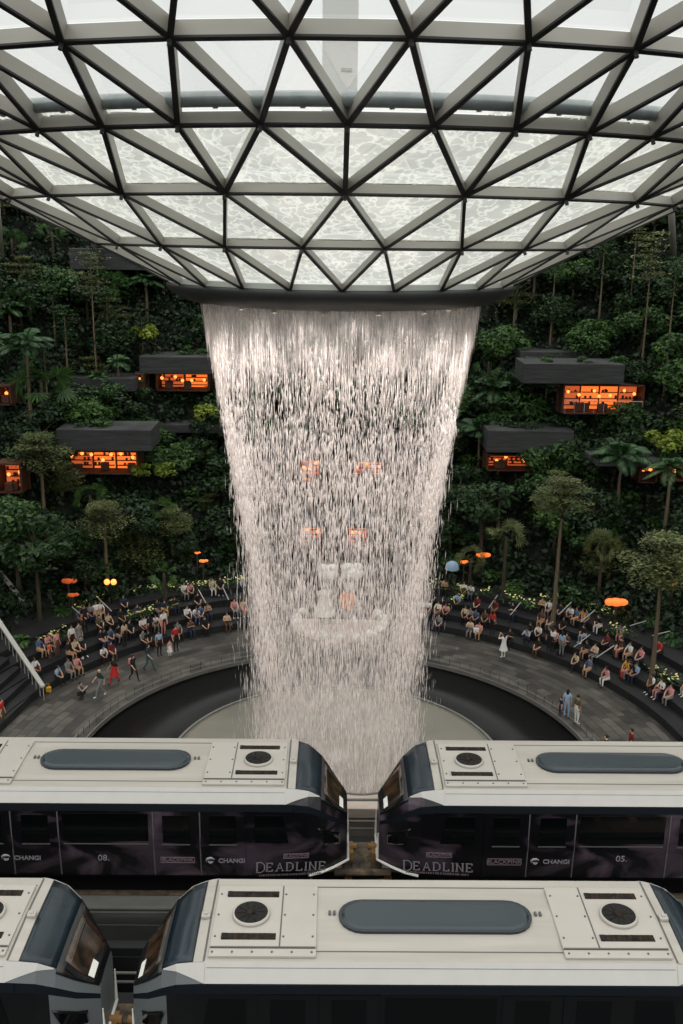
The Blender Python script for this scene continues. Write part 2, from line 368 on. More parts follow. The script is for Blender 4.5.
q=e.new(.3); q.color=(1.05,1.07,1.05,1); q=e.new(1.0); q.color=(2.0,1.98,1.92,1)
L(nt,rp.outputs[0],bg.inputs[0]); bg.inputs[1].default_value=1.1
vs=SC.view_settings; vs.view_transform='Standard'; vs.look='None'; vs.gamma=1; vs.exposure=0; vs.use_curve_mapping=False
SC.cycles.transparent_max_bounces=24; SC.cycles.max_bounces=8; SC.cycles.diffuse_bounces=5; SC.cycles.transmission_bounces=4
# ================================================================== the glass roof dipping into a funnel
RR=[(27.6,7.0,48,.5),(24.2,5.62,48,0),(20.72,4.18,48,.5),(17.29,2.70,48,0),(13.95,1.12,24,0),(10.58,-.48,24,.5),(7.47,-2.06,24,0)]
def node(k,i):
    R,z,n,o=RR[k]; a=180+360/n*(i+o); return pol(R,a,z)
ceil=empty('ceiling',(CX,D,0),kind='structure',label='white steel and glass lattice roof dipping into a round funnel over the waterfall')
beams=[];panes=[]
for k,(R,z,n,o) in enumerate(RR):
    for i in range(n): beams.append(('ring_beam',node(k,i),node(k,i+1),k))
for k in range(len(RR)-1):
    n0,o0=RR[k][2],RR[k][3]; n1,o1=RR[k+1][2],RR[k+1][3]
    if n0==n1:
        for i in range(n0):
            j = i if o0>o1 else i      # upper node i sits between lower nodes
            if o0>o1: a,b=i,i+1
            else: a,b=i-1,i
            beams.append(('diagonal_beam',node(k,i),node(k+1,a),k)); beams.append(('diagonal_beam',node(k,i),node(k+1,b),k))
            panes.append((node(k,i),node(k+1,a),node(k+1,b),k)); panes.append((node(k,i),node(k,i+1),node(k+1,b),k))
    else:
        for i in range(n1):
            c=node(k+1,i); u=[node(k,2*i-1),node(k,2*i),node(k,2*i+1)]
            for q in u: beams.append(('diagonal_beam',c,q,k))
            panes.append((u[0],u[1],c,k)); panes.append((u[1],u[2],c,k)); panes.append((c,node(k+1,i+1),u[2],k))
CC=Vector((CX,D,0))
def surf_n(p,q,r=None):
    m=(p+q)/2; a=m-CC; a.z=0; a.normalize(); return (Vector((0,0,1))-a*.47).normalized()
def beam_mb(mb,p,q,k):
    dep={0:.5,1:.46,2:.42,3:.36,4:.32,5:.27,6:.25}[k]; wd=.13 if k<4 else .085
    n=surf_n(p,q); t=(q-p).normalized(); s=t.cross(n).normalized(); n=s.cross(t).normalized()
    e=t*(-.02); p=p+e; q=q-e
    def bar(o0,o1,w,mi):
        vs=[x+s*(sg*w/2)-n*(o-dep-.05) for x in (p,q) for sg,o in ((-1,o0),(1,o0),(1,o1),(-1,o1))]
        mb.add(vs,[(0,1,2,3),(7,6,5,4),(0,4,5,1),(1,5,6,2),(2,6,7,3),(3,7,4,0)],mi)
    bar(.03,dep,wd,0); bar(dep,dep+.06,wd+.02,1)  # second bar: near-black strip along the beam's lower edge
def vis(p,q):   # apparent size, near half only
    m=(p+q)/2; a,b=proj(p),proj(q); L_=math.hypot(a[0]-b[0],a[1]-b[1])
    x,y=proj(m); ok=(-20<x<703 and -30<y<320 and m.y<D)
    return L_ if ok else 0
for kind in ('ring_beam','diagonal_beam'):
    lst=sorted([b for b in beams if b[0]==kind],key=lambda b:-vis(b[1],b[2]))
    rest=MB()
    for i,b in enumerate(lst):
        if i<100 and vis(b[1],b[2])>4:
            mb=MB(); beam_mb(mb,b[1]-CC,b[2]-CC,b[3]) if False else beam_mb(mb,b[1],b[2],b[3])
            mb.v=[(x-CX,y-D,z) for x,y,z in mb.v]
            mb.build(kind,[M['steel'],M['near_black']],ceil)
        else: beam_mb(rest,b[1],b[2],b[3])
    rest.v=[(x-CX,y-D,z) for x,y,z in rest.v]
    rest.build(kind,[M['steel'],M['near_black']],ceil,kind='stuff')
DEP={0:.5,1:.46,2:.42,3:.36,4:.32,5:.27,6:.25}
def pane_mb(mb,a,b,c,k):
    n=(b-a).cross(c-a).normalized(); n=n if n.z>0 else -n; dep=DEP[k]
    vs=[v+n*(dep+.03) for v in (a,b,c)]+[v+n*.0 for v in (a,b,c)]
    up=(b-a).cross(c-a).z>0; mb.add([(v.x-CX,v.y-D,v.z) for v in vs[:3]],[(0,1,2) if up else (0,2,1)])
# panes keep their coordinates relative to the waterfall axis, so move the texture origin there too
M['pane'].node_tree.nodes['Mapping'].inputs['Location'].default_value=(0,0,0)
def pvis(p): return vis(p[0],p[1])+vis(p[1],p[2])+vis(p[0],p[2])
lst=sorted(panes,key=lambda p:-pvis(p)); rest=MB()
for i,p in enumerate(lst):
    if i<100 and pvis(p)>10: mb=MB(); pane_mb(mb,*p); mb.build('glass_pane',M['pane'],ceil,raw=True)
    else: pane_mb(rest,*p)
rest.build('glass_pane',M['pane'],ceil,kind='stuff',raw=True)
kn=MB()
for k,(R,z,n,o) in enumerate(RR[:-1]):
    dep={0:.5,1:.46,2:.42,3:.36,4:.32,5:.27,6:.25}[k]
    for i in range(n):
        p=node(k,i); nn=surf_n(p,p); kn.tube([tuple(p-CC),tuple(p-nn*.16-CC)],.06,6)
kn.build('node_cap',M['rim'],ceil,kind='stuff')
# gutter pipe that feeds the water film
gp=MB(); gp.lathe([(17.5+.2*math.cos(t),3.33+.2*math.sin(t)) for t in np.linspace(0,2*PI,12,endpoint=False)],(CX,D,0),n=120,close=True)
for i in range(48):
    a=i*7.5+3.75; p=pol(17.5,a,3.1); q=pol(17.5,a,3.4); gp.tube([p,q],.07,6)
tag(gp.build('gutter_pipe',M['pipe'],None,True),'grey ring pipe lying on the roof glass that feeds water down the funnel','pipe')
rm=MB(); rm.lathe([(7.55,-1.98),(7.62,-2.12),(7.5,-2.35),(7.15,-2.58),(6.7,-2.76),(6.1,-2.84),(5.75,-2.84),(5.75,-2.6),(7.2,-1.98)],(0,0,0),n=120,close=True)
rr=rm.build('funnel_rim',M['rim'],None,True,loc=(CX,D,0)); tag(rr,'dark metal rim around the round opening where the waterfall starts','rim')
sl=MB(); sl.lathe([(7.3,-1.76),(7.5,-1.78),(7.56,-1.98),(7.3,-1.98)],n=120,close=True); sl.build('sill',M['sill'],rr)
# two leaning columns that carry the roof, far left and far right
for px,py,s in ((-8,205,-1),(668,212,1)):
    b=hit(px+(9 if s<0 else 6),262); t=aty(px-(8*s*0),py-60,b.y-4)
    c=MB(); c.tube([b,t],.26,12); c.tube([t-(t-b).normalized()*.3,t],.36,12)
    tag(c.build('roof_column',M['steel'],None,True),'pale steel roof column rising from the planting at the far %s edge'%('left' if s<0 else 'right'),'column')

# ================================================================== falling water
CUR=[(-2.75,6.1),(-4,5.9),(-6,5.55),(-9.6,4.95),(-13,4.4),(-17,3.9),(-22,3.5),(-27,3.3)]
cz=np.array([c[0] for c in CUR][::-1]); cr_=np.array([c[1] for c in CUR][::-1])
def crad(z): return np.interp(z,cz,cr_)
def drops(n,zlo,zhi,lmin,lmax,wmin,wmax,thick,power=1.0,clump=None):
    z=zlo+(zhi-zlo)*rng.random(n)**power
    if clump:                                   # gather drops in ragged falling clumps
        nc=clump; ca=rng.random(nc)*2*PI; cz_=zlo+(zhi-zlo)*rng.random(nc)
        k=rng.integers(0,nc,n); a=ca[k]+rng.normal(0,.035,n); z=np.clip(cz_[k]+rng.normal(0,.55,n),zlo,zhi)
    else: a=rng.random(n)*2*PI
    fall=(-2.8-z)/23
    r=crad(z)+rng.normal(0,1,n)*thick*(.06+.9*fall)
    ln=lmin+(lmax-lmin)*rng.random(n)**2; wd=wmin+(wmax-wmin)*rng.random(n)**2
    x=r*np.sin(a); y=r*np.cos(a)
    tx=np.cos(a);ty=-np.sin(a); nx=np.sin(a);ny=np.cos(a)
    V=np.zeros((n,6,3),np.float32)
    V[:,0]=np.stack([x,y,z+ln/2],1); V[:,5]=np.stack([x*.995,y*.995,z-ln/2],1)
    for j,(p,q) in enumerate(((1,0),(0,1),(-1,0),(0,-1))):
        V[:,1+j]=np.stack([x+(tx*p+nx*q)*wd/2,y+(ty*p+ny*q)*wd/2,z-ln*.12],1)
    f=[(0,1,2),(0,2,3),(0,3,4),(0,4,1),(5,2,1),(5,3,2),(5,4,3),(5,1,4)]
    Fx=(np.arange(n)[:,None,None]*6+np.array(f)[None]).reshape(-1,3)
    return V.reshape(-1,3),Fx
parts=[drops(1500,-6.4,-2.9,1.2,3.4,.02,.045,.15),
       drops(11500,-13,-4.6,.2,.75,.016,.054,.28,clump=1500),
       drops(12500,-21,-8,.25,1.0,.014,.046,.42,clump=3600),
       drops(9500,-26.3,-10,.3,1.2,.012,.036,.62),
       drops(7000,-26.3,-15,.3,1.1,.007,.018,.85)]
Vs=[];Fs=[];o=0
for V,Fx in parts: Vs.append(V);Fs.append(Fx+o);o+=len(V)
wc=add_obj('water_curtain',npmesh('water_curtain',np.concatenate(Vs),np.concatenate(Fs),M['water']),loc=(CX,D,0),
  label='tall cylindrical curtain of white water falling from the funnel rim into the round pool',cat='waterfall',kind='stuff')
for dr in (-.05,-.7,.75):
    prof=[(float(crad(z)+dr*(.15+.85*(-2.8-z)/23)),float(z)) for z in np.linspace(-2.84,-26.4,24)]
    sh=MB(); sh.lathe(prof,n=96); so=sh.build('water_sheet',M['sheet'],wc,True); so['kind']='stuff'

for i in range(14):       # full ring of lamps, added under the rim to brighten the falling water
    a=i*360/14+8; p_=pol(4.9,a,-2.95); f=empty('added_spotlight',p_,label='small round lamp added under the funnel rim to brighten the falling water',cat='lamp',group='lamps added under the funnel rim')
    m=MB(); m.tube([(0,0,.2),(0,0,-.12)],[.09,.14],10); m.build('housing',M['near_black'],f); m=MB(); m.disc((0,0,-.125),.12,.02,12); m.build('lens',M['spot'],f)
    ld=bpy.data.lights.new('added_water_light','SPOT'); ld.energy=800; ld.spot_size=math.radians(95); ld.spot_blend=1; ld.shadow_soft_size=.3; ld.color=(1,.94,.9)
    lo=bpy.data.objects.new('added_water_light',ld); COL.objects.link(lo); lo.parent=f; lo.location=(0,0,-.2)
hb=MB(); hb.lathe([(4.75,-2.7),(4.75,-2.78),(5.8,-2.72),(5.8,-2.66)],n=60,close=True); hb.build('lamp_bracket',M['rim'],rr)  # ring that carries the added lamps
# ================================================================== plaza, pool, terraces
fl=MB(); fl.lathe([(13.3,-H),(18.4,-H),(18.4,-H-.5),(13.3,-H-.5)],(CX,D,0),n=180,close=True)
fl.build('floor',M['paving'],kind='structure')
lf=MB(); lf.lathe([(0.01,-H-.62),(75,-H-.62),(75,-H-1),(0.01,-H-1)],(CX,D,0),n=64,close=True)
lf.build('floor_base',M['darkconc'],kind='structure')
p=MB(); p.lathe([(8.4,-H-.25),(13.3,-H-.25),(13.3,-H-.6),(8.4,-H-.6)],(CX,D,0),n=160,close=True)
pr=p.build('pool',M['pool'],None,True,label='black ring shaped pool of still water around the foot of the waterfall',cat='pool')
q=MB(); q.lathe([(13.25,-H-.2),(13.25,-H+.05),(13.33,-H+.05),(13.33,-H-.2)],(CX,D,0),n=180,close=True); q.build('pool_kerb',M['trim'],pr)
q=MB(); q.lathe([(13.9,-H),(13.9,-H+.015),(13.98,-H+.015),(13.98,-H)],(CX,D,0),n=180,close=True); q.build('inlaid_metal_strip',M['trim'],pr)
d=MB(); d.lathe([(.05,-H-.55),(3,-H-.25),(6,-H-.05),(8.1,-H+.06),(8.42,-H+.02),(8.42,-H-.4),(.05,-H-.6)],(CX,D,0),n=140,close=True)
dr_=d.build('acrylic_basin',M['dish'],None,True,label='wide pale round acrylic dish that catches the falling water',cat='basin')
q=MB(); q.lathe([(8.42,-H-.3),(8.42,-H+.08),(8.56,-H+.08),(8.56,-H-.3)],(CX,D,0),n=160,close=True); q.build('dish_edge',M['trim'],dr_)
# low glass balustrade posts on the pool edge
bal=empty('pool_railing',pol(13.6,0,-H),label='low thin railing running around the pool edge of the plaza',cat='railing')
gl=MB()
ORG=pol(13.6,0,-H)
for i in range(60):
    a=-88+176*i/59; pp=pol(13.6,a,-H)-ORG
    s=MB(); s.tube([pp,pp+Vector((0,0,.5))],.012,5); s.build('post',M['near_black'],bal)
gl.lathe([(13.595,.49),(13.595,.505),(13.61,.505),(13.61,.49)],(CX-ORG.x,D-ORG.y,0),a0=-90,a1=90,n=120,close=True); gl.build('top_rail',M['trim'],bal)
# seating steps
tp=[(18.3,-H-.4)]
zz=-H
for r,z in TIERS: tp+= [(r,zz),(r,z)]; zz=z
tp+=[(23.4,zz),(23.4,-H-.4)]
tr=MB(); tr.lathe(tp,(CX,D,0),a0=-118,a1=118,n=150,close=True)
tr.build('seating_terrace',M['terrace'],None,label='curved dark stone seating steps around the plaza',cat='seating steps')
nz=MB()
# hillside
prof=HILL+[(60,-H-.5),(23.4,-H-.5)]
hs=MB(); hs.lathe(prof,(CX,D,0),a0=-118,a1=118,n=160,close=True)
hs.build('floor_hillside',M['soil'],kind='structure')
# aisle steps with handrails
RAILS=[(87.5,625.6,83,618),(112.6,620.5,106,611),(206.5,612,204,603),(229,607.5,226.5,598),(488,612,492,606),(509.5,620.5,514,611),
 (557,624,563,615),(579,633,585,624),(573,652,581,642),(595,663,603,653),(628,635,637,623),(650,647,660,633)]
RN=['beside the three people in white on the left steps','under the lantern on the left steps','left of the two aisle rails nearest the waterfall, left side','at the left edge of the waterfall',
 'nearest the waterfall on the right steps','on the right steps behind the woman in the white dress','behind the tall trunk right of the waterfall','beside the person in yellow on the right steps',
 'left of the seated man in jeans on the right steps','right of the seated man in jeans on the right steps','high on the right steps below the glowing canopy','farthest right, under the spreading tree']
for (x0,y0,x1,y1),nm in zip(RAILS,RN):
    g=hit(x0,y0+8); r,az=radaz(g); r1=min(r+1.5,23.2)
    base=pol(r,az,ground(r)); rail=empty('handrail',base,label='short pale steel handrail '+nm,cat='handrail',group='handrails on the seating steps')
    a=Vector((0,0,.85)); b=pol(r1,az,ground(r1))-base+Vector((0,0,.85)); m=MB(); m.tube([a,b],.035,6); m.build('rail',M['metal'],rail)
    for q in (a,b):
        m=MB(); m.tube([q,q-Vector((0,0,.85))],.02,5); m.build('post',M['near_black'],rail)
# stair flight with risers and balustrade at the far left
st=empty('staircase',atz(0,690,-H),label='wide dark staircase climbing away at the far left edge',cat='staircase')
sb=st.location
m=MB()
for i in range(16):
    r=18.6+i*.75; z=-H+.42*(i+1)
    A=[]
    for az in (-95,-66):
        A.append((pol(r,az),pol(r+.8,az)))
    (a,b),(c,d_)=A
    vs=[Vector((v.x,v.y,zz_))-sb for zz_ in (-H,z) for v in (a,b,d_,c)]
    m.add(vs,[(0,1,2,3),(7,6,5,4),(0,4,5,1),(1,5,6,2),(2,6,7,3),(3,7,4,0)])
m.build('steps',M['terrace'],st)
def railing(name,pa,pb,zh,label):
    a=Vector(pa);b=Vector(pb); rt_=empty(name,a-Vector((0,0,zh)),label=label,cat='railing')
    o=rt_.location; mm=MB(); d_=(b-a); s=d_.cross(Vector((0,0,1))).normalized()*.14
    mm.add([x-o for x in (a-s,a+s,b+s,b-s,a-s-Vector((0,0,.1)),a+s-Vector((0,0,.1)),b+s-Vector((0,0,.1)),b-s-Vector((0,0,.1)))],[(0,1,2,3),(7,6,5,4),(0,4,5,1),(1,5,6,2),(2,6,7,3),(3,7,4,0)])
    mm.build('top_rail',M['metal'],rt_)
    n=12
    for i in range(n+1):
        p_=a+d_*(i/n)-o; q=MB(); q.tube([p_,p_-Vector((0,0,zh))],.025,5); q.build('baluster',M['metal'],rt_)
railing('stair_railing',aty(43,686,51.0),aty(-3,618,53.6),1.0,'long pale steel balustrade slanting down the left staircase to the plaza')
railing('stair_railing',aty(25,603,58.5),aty(-12,556,61),.9,'thin pale handrail high on the left staircase')
# ================================================================== people-mover cars
HC=3.15                                   # roof crown over the track deck
DECK=-12.5-HC
XS=[(0,1.38,0),(4.25,1.38,0),(4.45,1.36,.03),(4.75,1.29,.12),(5.05,1.14,.36),(5.35,.88,.74),(5.7,.52,1.14)]
PS=[(0,0),(1.17,-.04),(1.35,-.36),(1.38,-.54),(1.39,-1.4),(1.34,-2.3),(1.15,-2.5)]
def S(X,t,side):
    ax=abs(X); sg=1 if X>=0 else -1
    for (x0,w0,d0),(x1,w1,d1) in zip(XS,XS[1:]):
        if ax<=x1+1e-6: u=(ax-x0)/(x1-x0); break
    else: u=1
    w=(w0+(w1-w0)*u)/1.38; d=d0+(d1-d0)*u
    i=min(int(t),5); u=t-i; y=PS[i][0]+(PS[i+1][0]-PS[i][0])*u; z=PS[i][1]+(PS[i+1][1]-PS[i][1])*u
    return Vector((sg*ax,side*y*w,HC-d+z*(2.5-d)/2.5))
def patch(mb,corners,side,off=.015,thick=.02,nx=6,nt=3,mi=0):   # corners: four (X,t)
    (a,b,c,d)=corners; P=[]
    def at(u,v):
        X=(a[0]*(1-u)+b[0]*u)*(1-v)+(d[0]*(1-u)+c[0]*u)*v; t=(a[1]*(1-u)+b[1]*u)*(1-v)+(d[1]*(1-u)+c[1]*u)*v
        return X,t
    def nrm(X,t):
        s=side if isinstance(side,int) else 1; e=.02
        p=Sx(X+e,t)-Sx(X-e,t); q=Sx(X,t+e)-Sx(X,t-e); n=p.cross(q); n.normalize()
        c0=Sx(X,t)-Vector((X*.6,0,HC-1.4)); return n if n.dot(c0)>0 else -n
    def Sx(X,t): return S(X,max(0,min(5.99,abs(t))),(1 if t>=0 else -1)*side)
    top=[];bot=[]
    for j in range(nt+1):
        for i in range(nx+1):
            X,t=at(i/nx,j/nt); p=Sx(X,t); n=nrm(X,t if abs(t)>.03 else .03); top.append(p+n*off); bot.append(p+n*(off-thick))
    W=nx+1; fs=[];K=len(top)
    for j in range(nt):
        for i in range(nx): fs.append((j*W+i,j*W+i+1,(j+1)*W+i+1,(j+1)*W+i))
    ed=[i for i in range(W)]+[j*W+nx for j in range(1,nt+1)]+[nt*W+i for i in range(nx-1,-1,-1)]+[j*W for j in range(nt-1,0,-1)]
    for u,v in zip(ed,ed[1:]+ed[:1]): fs.append((u,v,K+v,K+u))
    mb.add(top+bot,fs,mi)
def textmesh(txt,size,matl,bold=0):
    cu=bpy.data.curves.new('t','FONT'); cu.body=txt; cu.size=size; cu.extrude=.004; cu.align_x='CENTER'; cu.align_y='CENTER'; cu.offset=bold
    o=bpy.data.objects.new('t',cu); COL.objects.link(o); dg=bpy.context.evaluated_depsgraph_get()
    me=bpy.data.meshes.new_from_object(o.evaluated_get(dg)); bpy.data.objects.remove(o); bpy.data.curves.remove(cu)
    me.materials.clear(); me.materials.append(matl); return me
SERIF={'D':[((0,0),(0,1)),((0,1),(.35,1)),((.35,1),(.62,.75)),((.62,.75),(.62,.25)),((.62,.25),(.35,0)),((.35,0),(0,0))],
 'E':[((0,0),(0,1)),((0,1),(.52,1)),((0,.5),(.4,.5)),((0,0),(.55,0)),((.52,1),(.52,.82)),((.55,0),(.55,.2))],
 'A':[((0,0),(.33,1)),((.33,1),(.66,0)),((.14,.35),(.52,.35))],
 'L':[((0,0),(0,1)),((0,0),(.5,0)),((.5,0),(.5,.22))],
 'I':[((0,0),(0,1))],
 'N':[((0,0),(0,1)),((0,1),(.6,0)),((.6,0),(.6,1))]}
SERIFS={'D':[(0,0),(0,1)],'E':[(0,0),(0,1)],'A':[(0,0),(.66,0)],'L':[(0,0),(0,1)],'I':[(0,0),(0,1)],'N':[(0,0),(0,1),(.6,1)]}
ADV={'D':.62,'E':.55,'A':.66,'L':.5,'I':.0,'N':.6}
def serif_word(word,h,first=1.25):
    m=MB(); x=0
    for i,ch in enumerate(word):
        s=h*(first if i==0 else 1)
        for (a,b),(c,d) in SERIF[ch]:
            th=.075 if (a==c) else .045
            p=Vector((x+a*s,b*s-(s-h)*.5,0)); q=Vector((x+c*s,d*s-(s-h)*.5,0)); t=(q-p); 
            if t.length<1e-6: continue
            t.normalize(); n=Vector((-t.y,t.x,0))*th*h; p=p-t*.02*h;q=q+t*.02*h
            m.add([p+n,q+n,q-n,p-n,p+n+Vector((0,0,.006)),q+n+Vector((0,0,.006)),q-n+Vector((0,0,.006)),p-n+Vector((0,0,.006))],[(0,1,2,3),(4,5,6,7),(0,1,5,4),(2,3,7,6)])
        for a,b in SERIFS[ch]: m.box((x+a*s,b*s-(s-h)*.5,.003),(.28*h,.06*h,.006))
        x+=(ADV[ch]+.42)*h
    return m,x-.42*h
def place_on_side(o,parent,X,t,car_side=-1):
    # letters lie on the near side (y<0) of the car
    p=S(X,t,-1); q=S(X,t+.1,-1); up=(p-q).normalized(); ax=(S(X+.05,t,-1)-S(X-.05,t,-1)).normalized(); n=ax.cross(up).normalized()
    Mx=Matrix((ax,n.cross(ax),n)).transposed().to_4x4(); Mx.translation=p+n*.03; o.parent=parent; o.matrix_local=Mx
def make_car(kind,noses):
    """kind 'livery' (dark film) or 'grey' ; noses: which ends are shaped"""
    root=empty('train_car')
    low=kind=='grey'
    side=M['frame'] if low else M['livery']; shoulder=M['roofedge']
    # body shell
    nx_=[4.25,4.35,4.45]+[round(4.45+.1*i,3) for i in range(1,13)]+[5.7]; nx_=sorted(set(nx_+[4.75,5.05,5.35])); xs=[-x for x in nx_[::-1]]+[-2.8,-1.4,0,1.4,2.8]+nx_
    m=MB(); ring=[]
    ts=list(range(7))
    for X in xs: ring.append([S(X,t,1) for t in ts[::-1]]+[S(X,t,-1) for t in ts[1:]])
    vs=[v for r in ring for v in r]; W=13; fs=[];mi=[]
    for i in range(len(xs)-1):
        xm=(abs(xs[i])+abs(xs[i+1]))/2
        for j in range(W-1):
            t=abs(j-5.5)       # 0.5 roof,1.5 shoulder,2.5 gutter,3.5 window,4.5 lower,5.5 under
            if t<1: k=0 if xm<4.45 else 2
            elif t<2: k=1 if xm<4.3 else (4 if low else 2)
            elif t<3: k=3
            elif t<5: k=(4 if low and xm>4.9 else 2) 
            else: k=3
            fs.append((i*W+j,i*W+j+1,(i+1)*W+j+1,(i+1)*W+j)); mi.append(k)
    base=len(m.v); m.add(vs,fs); m.m=mi
    for e,i0 in ((0,0),(1,(len(xs)-1)*W)):
        f=tuple(i0+j for j in range(W)); m.f.append(f); m.m.append(4 if low else 2)
    m.build('body',[M['roofwhite'],shoulder,side,M['navy'],M['greynose']],root)
    # underframe
    u=MB(); u.box((0,0,.35),(9.6,1.9,.55))
    for x in (-3.4,3.4):
        for y in (-.8,.8): u.disc((x,y,.42),.4,.28,16,R=Matrix.Rotation(PI/2,3,'X'))
    u.build('underframe',M['frame'],root)
    # roof seams
    g=MB()
    for sx in (-1,1):
        for t0,t1 in ((-1.98,0),(0,1.98)): patch(g,[(sx*4.24,t0),(sx*4.275,t0),(sx*4.275,t1),(sx*4.24,t1)],1,.006,.01,1,6)
    for t in (-1.28,-.78,.78,1.28):
        patch(g,[(-4.2,t-.012),(4.2,t-.012),(4.2,t+.012),(-4.2,t+.012)],1,.004,.008,12,1)
    g.build('roof_seam',M['line'],root)
    # long rounded skylight
    sk=MB(); prof=[]
    def pillpts(L_,W_,n=10):
        pts=[]
        for s,c in ((1,L_-W_),(-1,-(L_-W_))):
            for k in range(n+1):
                a=(-PI/2+PI*k/n) if s>0 else (PI/2+PI*k/n); pts.append((c+W_*math.cos(a),W_*math.sin(a)))
        return pts
    def slab(mb,pts,z0,z1,ins,mi=0):
        n=len(pts); lo=[Vector((x,y,z0-abs(y)*.05)) for x,y in pts]; 
        hi=[Vector((x*(1-ins*.2),y*(1-ins),z1-abs(y)*.05)) for x,y in pts]
        mb.add(lo+hi,[tuple(range(n,2*n))]+[(i,(i+1)%n,n+(i+1)%n,n+i) for i in range(n)],mi)
    slab(sk,pillpts(1.84,.46),HC-.03,HC+.06,.0); o1=sk.build('roof_skylight',M['pilltrim'],root)
    s2=MB(); slab(s2,pillpts(1.79,.41),HC+.05,HC+.095,.14); s2.build('pane',M['pill'],o1)
    # hatches with fan and two vents
    for sx in (-1,1):
        h=MB(); h.bevbox((sx*3.22,0,HC+.005),(1.94,1.72,.05),.012)
        ho=h.build('roof_hatch',M['hatch'],root)
        f=MB(); f.bevbox((sx*3.22,-.99,HC-.01),(1.94,.2,.05),.01); f.build('hatch_flange',M['hatch'],ho)
        l=MB(); l.box((sx*2.92,0,HC+.033),(.025,1.72,.008)); l.build('seam',M['line'],ho); l=MB(); l.box((sx*3.22,-.875,HC+.02),(1.9,.03,.03)); l.build('seam',M['line'],ho); l=MB()
        for k in range(6):
            l.disc((sx*(2.33+.36*k),-.99,HC+.02),.02,.02,8)
        for k in range(3):
            for xx in (2.32,2.86,4.12): l.disc((sx*xx,-.6+.6*k,HC+.035),.02,.02,8)
        l.build('bolts',M['line'],ho)
        fr=MB(); fr.lathe([(.36,HC+.02),(.35,HC+.09),(.32,HC+.1),(.32,HC+.03)],(sx*3.5,0,0),n=32,close=True)
        fo=fr.build('fan_housing',M['hatch'],ho,True)
        fd=MB(); fd.disc((sx*3.5,0,HC+.07),.322,.04,32); fd.build('fan_grille',M['fan'],fo)
        fh=MB(); fh.lathe([(.001,HC+.125),(.07,HC+.12),(.09,HC+.085),(.001,HC+.08)],(sx*3.5,0,0),n=16)
        for k in range(10):
            a=k*PI/5; fh.box((sx*3.5+.18*math.cos(a),.18*math.sin(a),HC+.085),(.2,.05,.012),Matrix.Rotation(a,3,'Z')@Matrix.Rotation(.5,3,'X'))
        fh.build('fan_blades',M['vent'],fo)
        for sy in (-.6,.6):
            v=MB(); v.bevbox((sx*3.5,sy,HC+.032),(1.0,.17,.02),.006); vo=v.build('roof_vent',M['vent'],ho)
            v=MB()
            for k in range(9): v.box((sx*3.5-.4+.1*k,sy,HC+.045),(.012,.15,.012))
            v.box((sx*3.5-.46,sy,HC+.046),(.09,.15,.012)); v.build('slat',M['fan'],vo)
        a=MB(); a.bevbox((sx*4.36,.0,HC+.02),(.17,.16,.07),.02); a.bevbox((sx*4.36,0,HC+.06),(.07,.07,.05),.01); a.build('antenna',M['hatch'],root)
        a=MB(); a.bevbox((sx*1.97-.04,.08,HC+.02),(.05,.1,.05),.01); a.bevbox((sx*1.97+.05,.08,HC+.02),(.05,.1,.05),.01); a.build('lifting_lug',M['line'],root)
        # visor and windscreen
        for s_ in (1,):
            v=MB(); patch(v,[(sx*4.47,-.98),(sx*5.05,-.98),(sx*5.05,.98),(sx*4.47,.98)],1,.012,.02,5,10); v.build('visor',M['visor'],root,True)
            fr=MB(); patch(fr,[(sx*5.05,-1.25),(sx*5.68,-1.25),(sx*5.68,1.25),(sx*5.05,1.25)],1,.012,.02,5,10); fo=fr.build('windscreen_frame',M['frame'],root,True)
            gl=MB(); patch(gl,[(sx*5.12,-.72),(sx*5.6,-.95),(sx*5.6,.95),(sx*5.12,.72)],1,.03,.03,5,8); gl.build('windscreen',M['glassbrown'],fo,True)
            wp=MB(); patch(wp,[(sx*5.15,-.93),(sx*5.6,-1.16),(sx*5.6,-1.0),(sx*5.15,-.78)],1,.034,.02,5,1); patch(wp,[(sx*5.53,-.5),(sx*5.6,-.5),(sx*5.6,.5),(sx*5.53,.5)],1,.034,.02,1,4)
            wp.build('wiper_arm',M['frame'],fo)
            wl=MB(); patch(wl,[(sx*5.48,-.86),(sx*5.57,-.9),(sx*5.57,-.2),(sx*5.48,-.2)],1,.036,.02,2,3); wl.build('grab_panel',M['white'],fo)
        for sd in (-1,1):
            cp_=MB(); patch(cp_,[(sx*4.24,1.02),(sx*5.02,1.0),(sx*5.0,1.06),(sx*4.24,1.99)],sd,.012,.02,6,5); cp_.build('corner_panel',M['roofedge'],root)
        # nose side windows, bumper lip, end door
        for sd in (-1,1):
            w=MB(); patch(w,[(sx*4.98,3.42),(sx*5.5,3.46),(sx*5.5,4.0),(sx*5.14,4.0)],sd,.026,.02,16,6); w.build('nose_window',M['glassdark'],root,True)
        lp=MB(); pts=[S(sx*x,5.0,-1)+Vector((sx*.03,-.03,-.02)) for x in (4.75,5.05,5.35,5.7)]+[S(sx*x,5.0,1)+Vector((sx*.03,.03,-.02)) for x in (5.7,5.35,5.05,4.75)]
        lp.tube(pts,.035,6)
        for sd in (-1,1): lp.tube([S(sx*5.7,4.9,sd)+Vector((sx*.03,0,0)),S(sx*5.7,3.5,sd)+Vector((sx*.03,0,0))],[.035,.012],6)
        lp.build('bumper_trim',M['white'],root)
        cp=MB(); cp.bevbox((sx*5.72,0,.62),(.3,.5,.25),.03); cp.tube([(sx*5.7,0,.75),(sx*5.95,0,.75)],.08,8); cp.build('coupler',M['rust'],root)
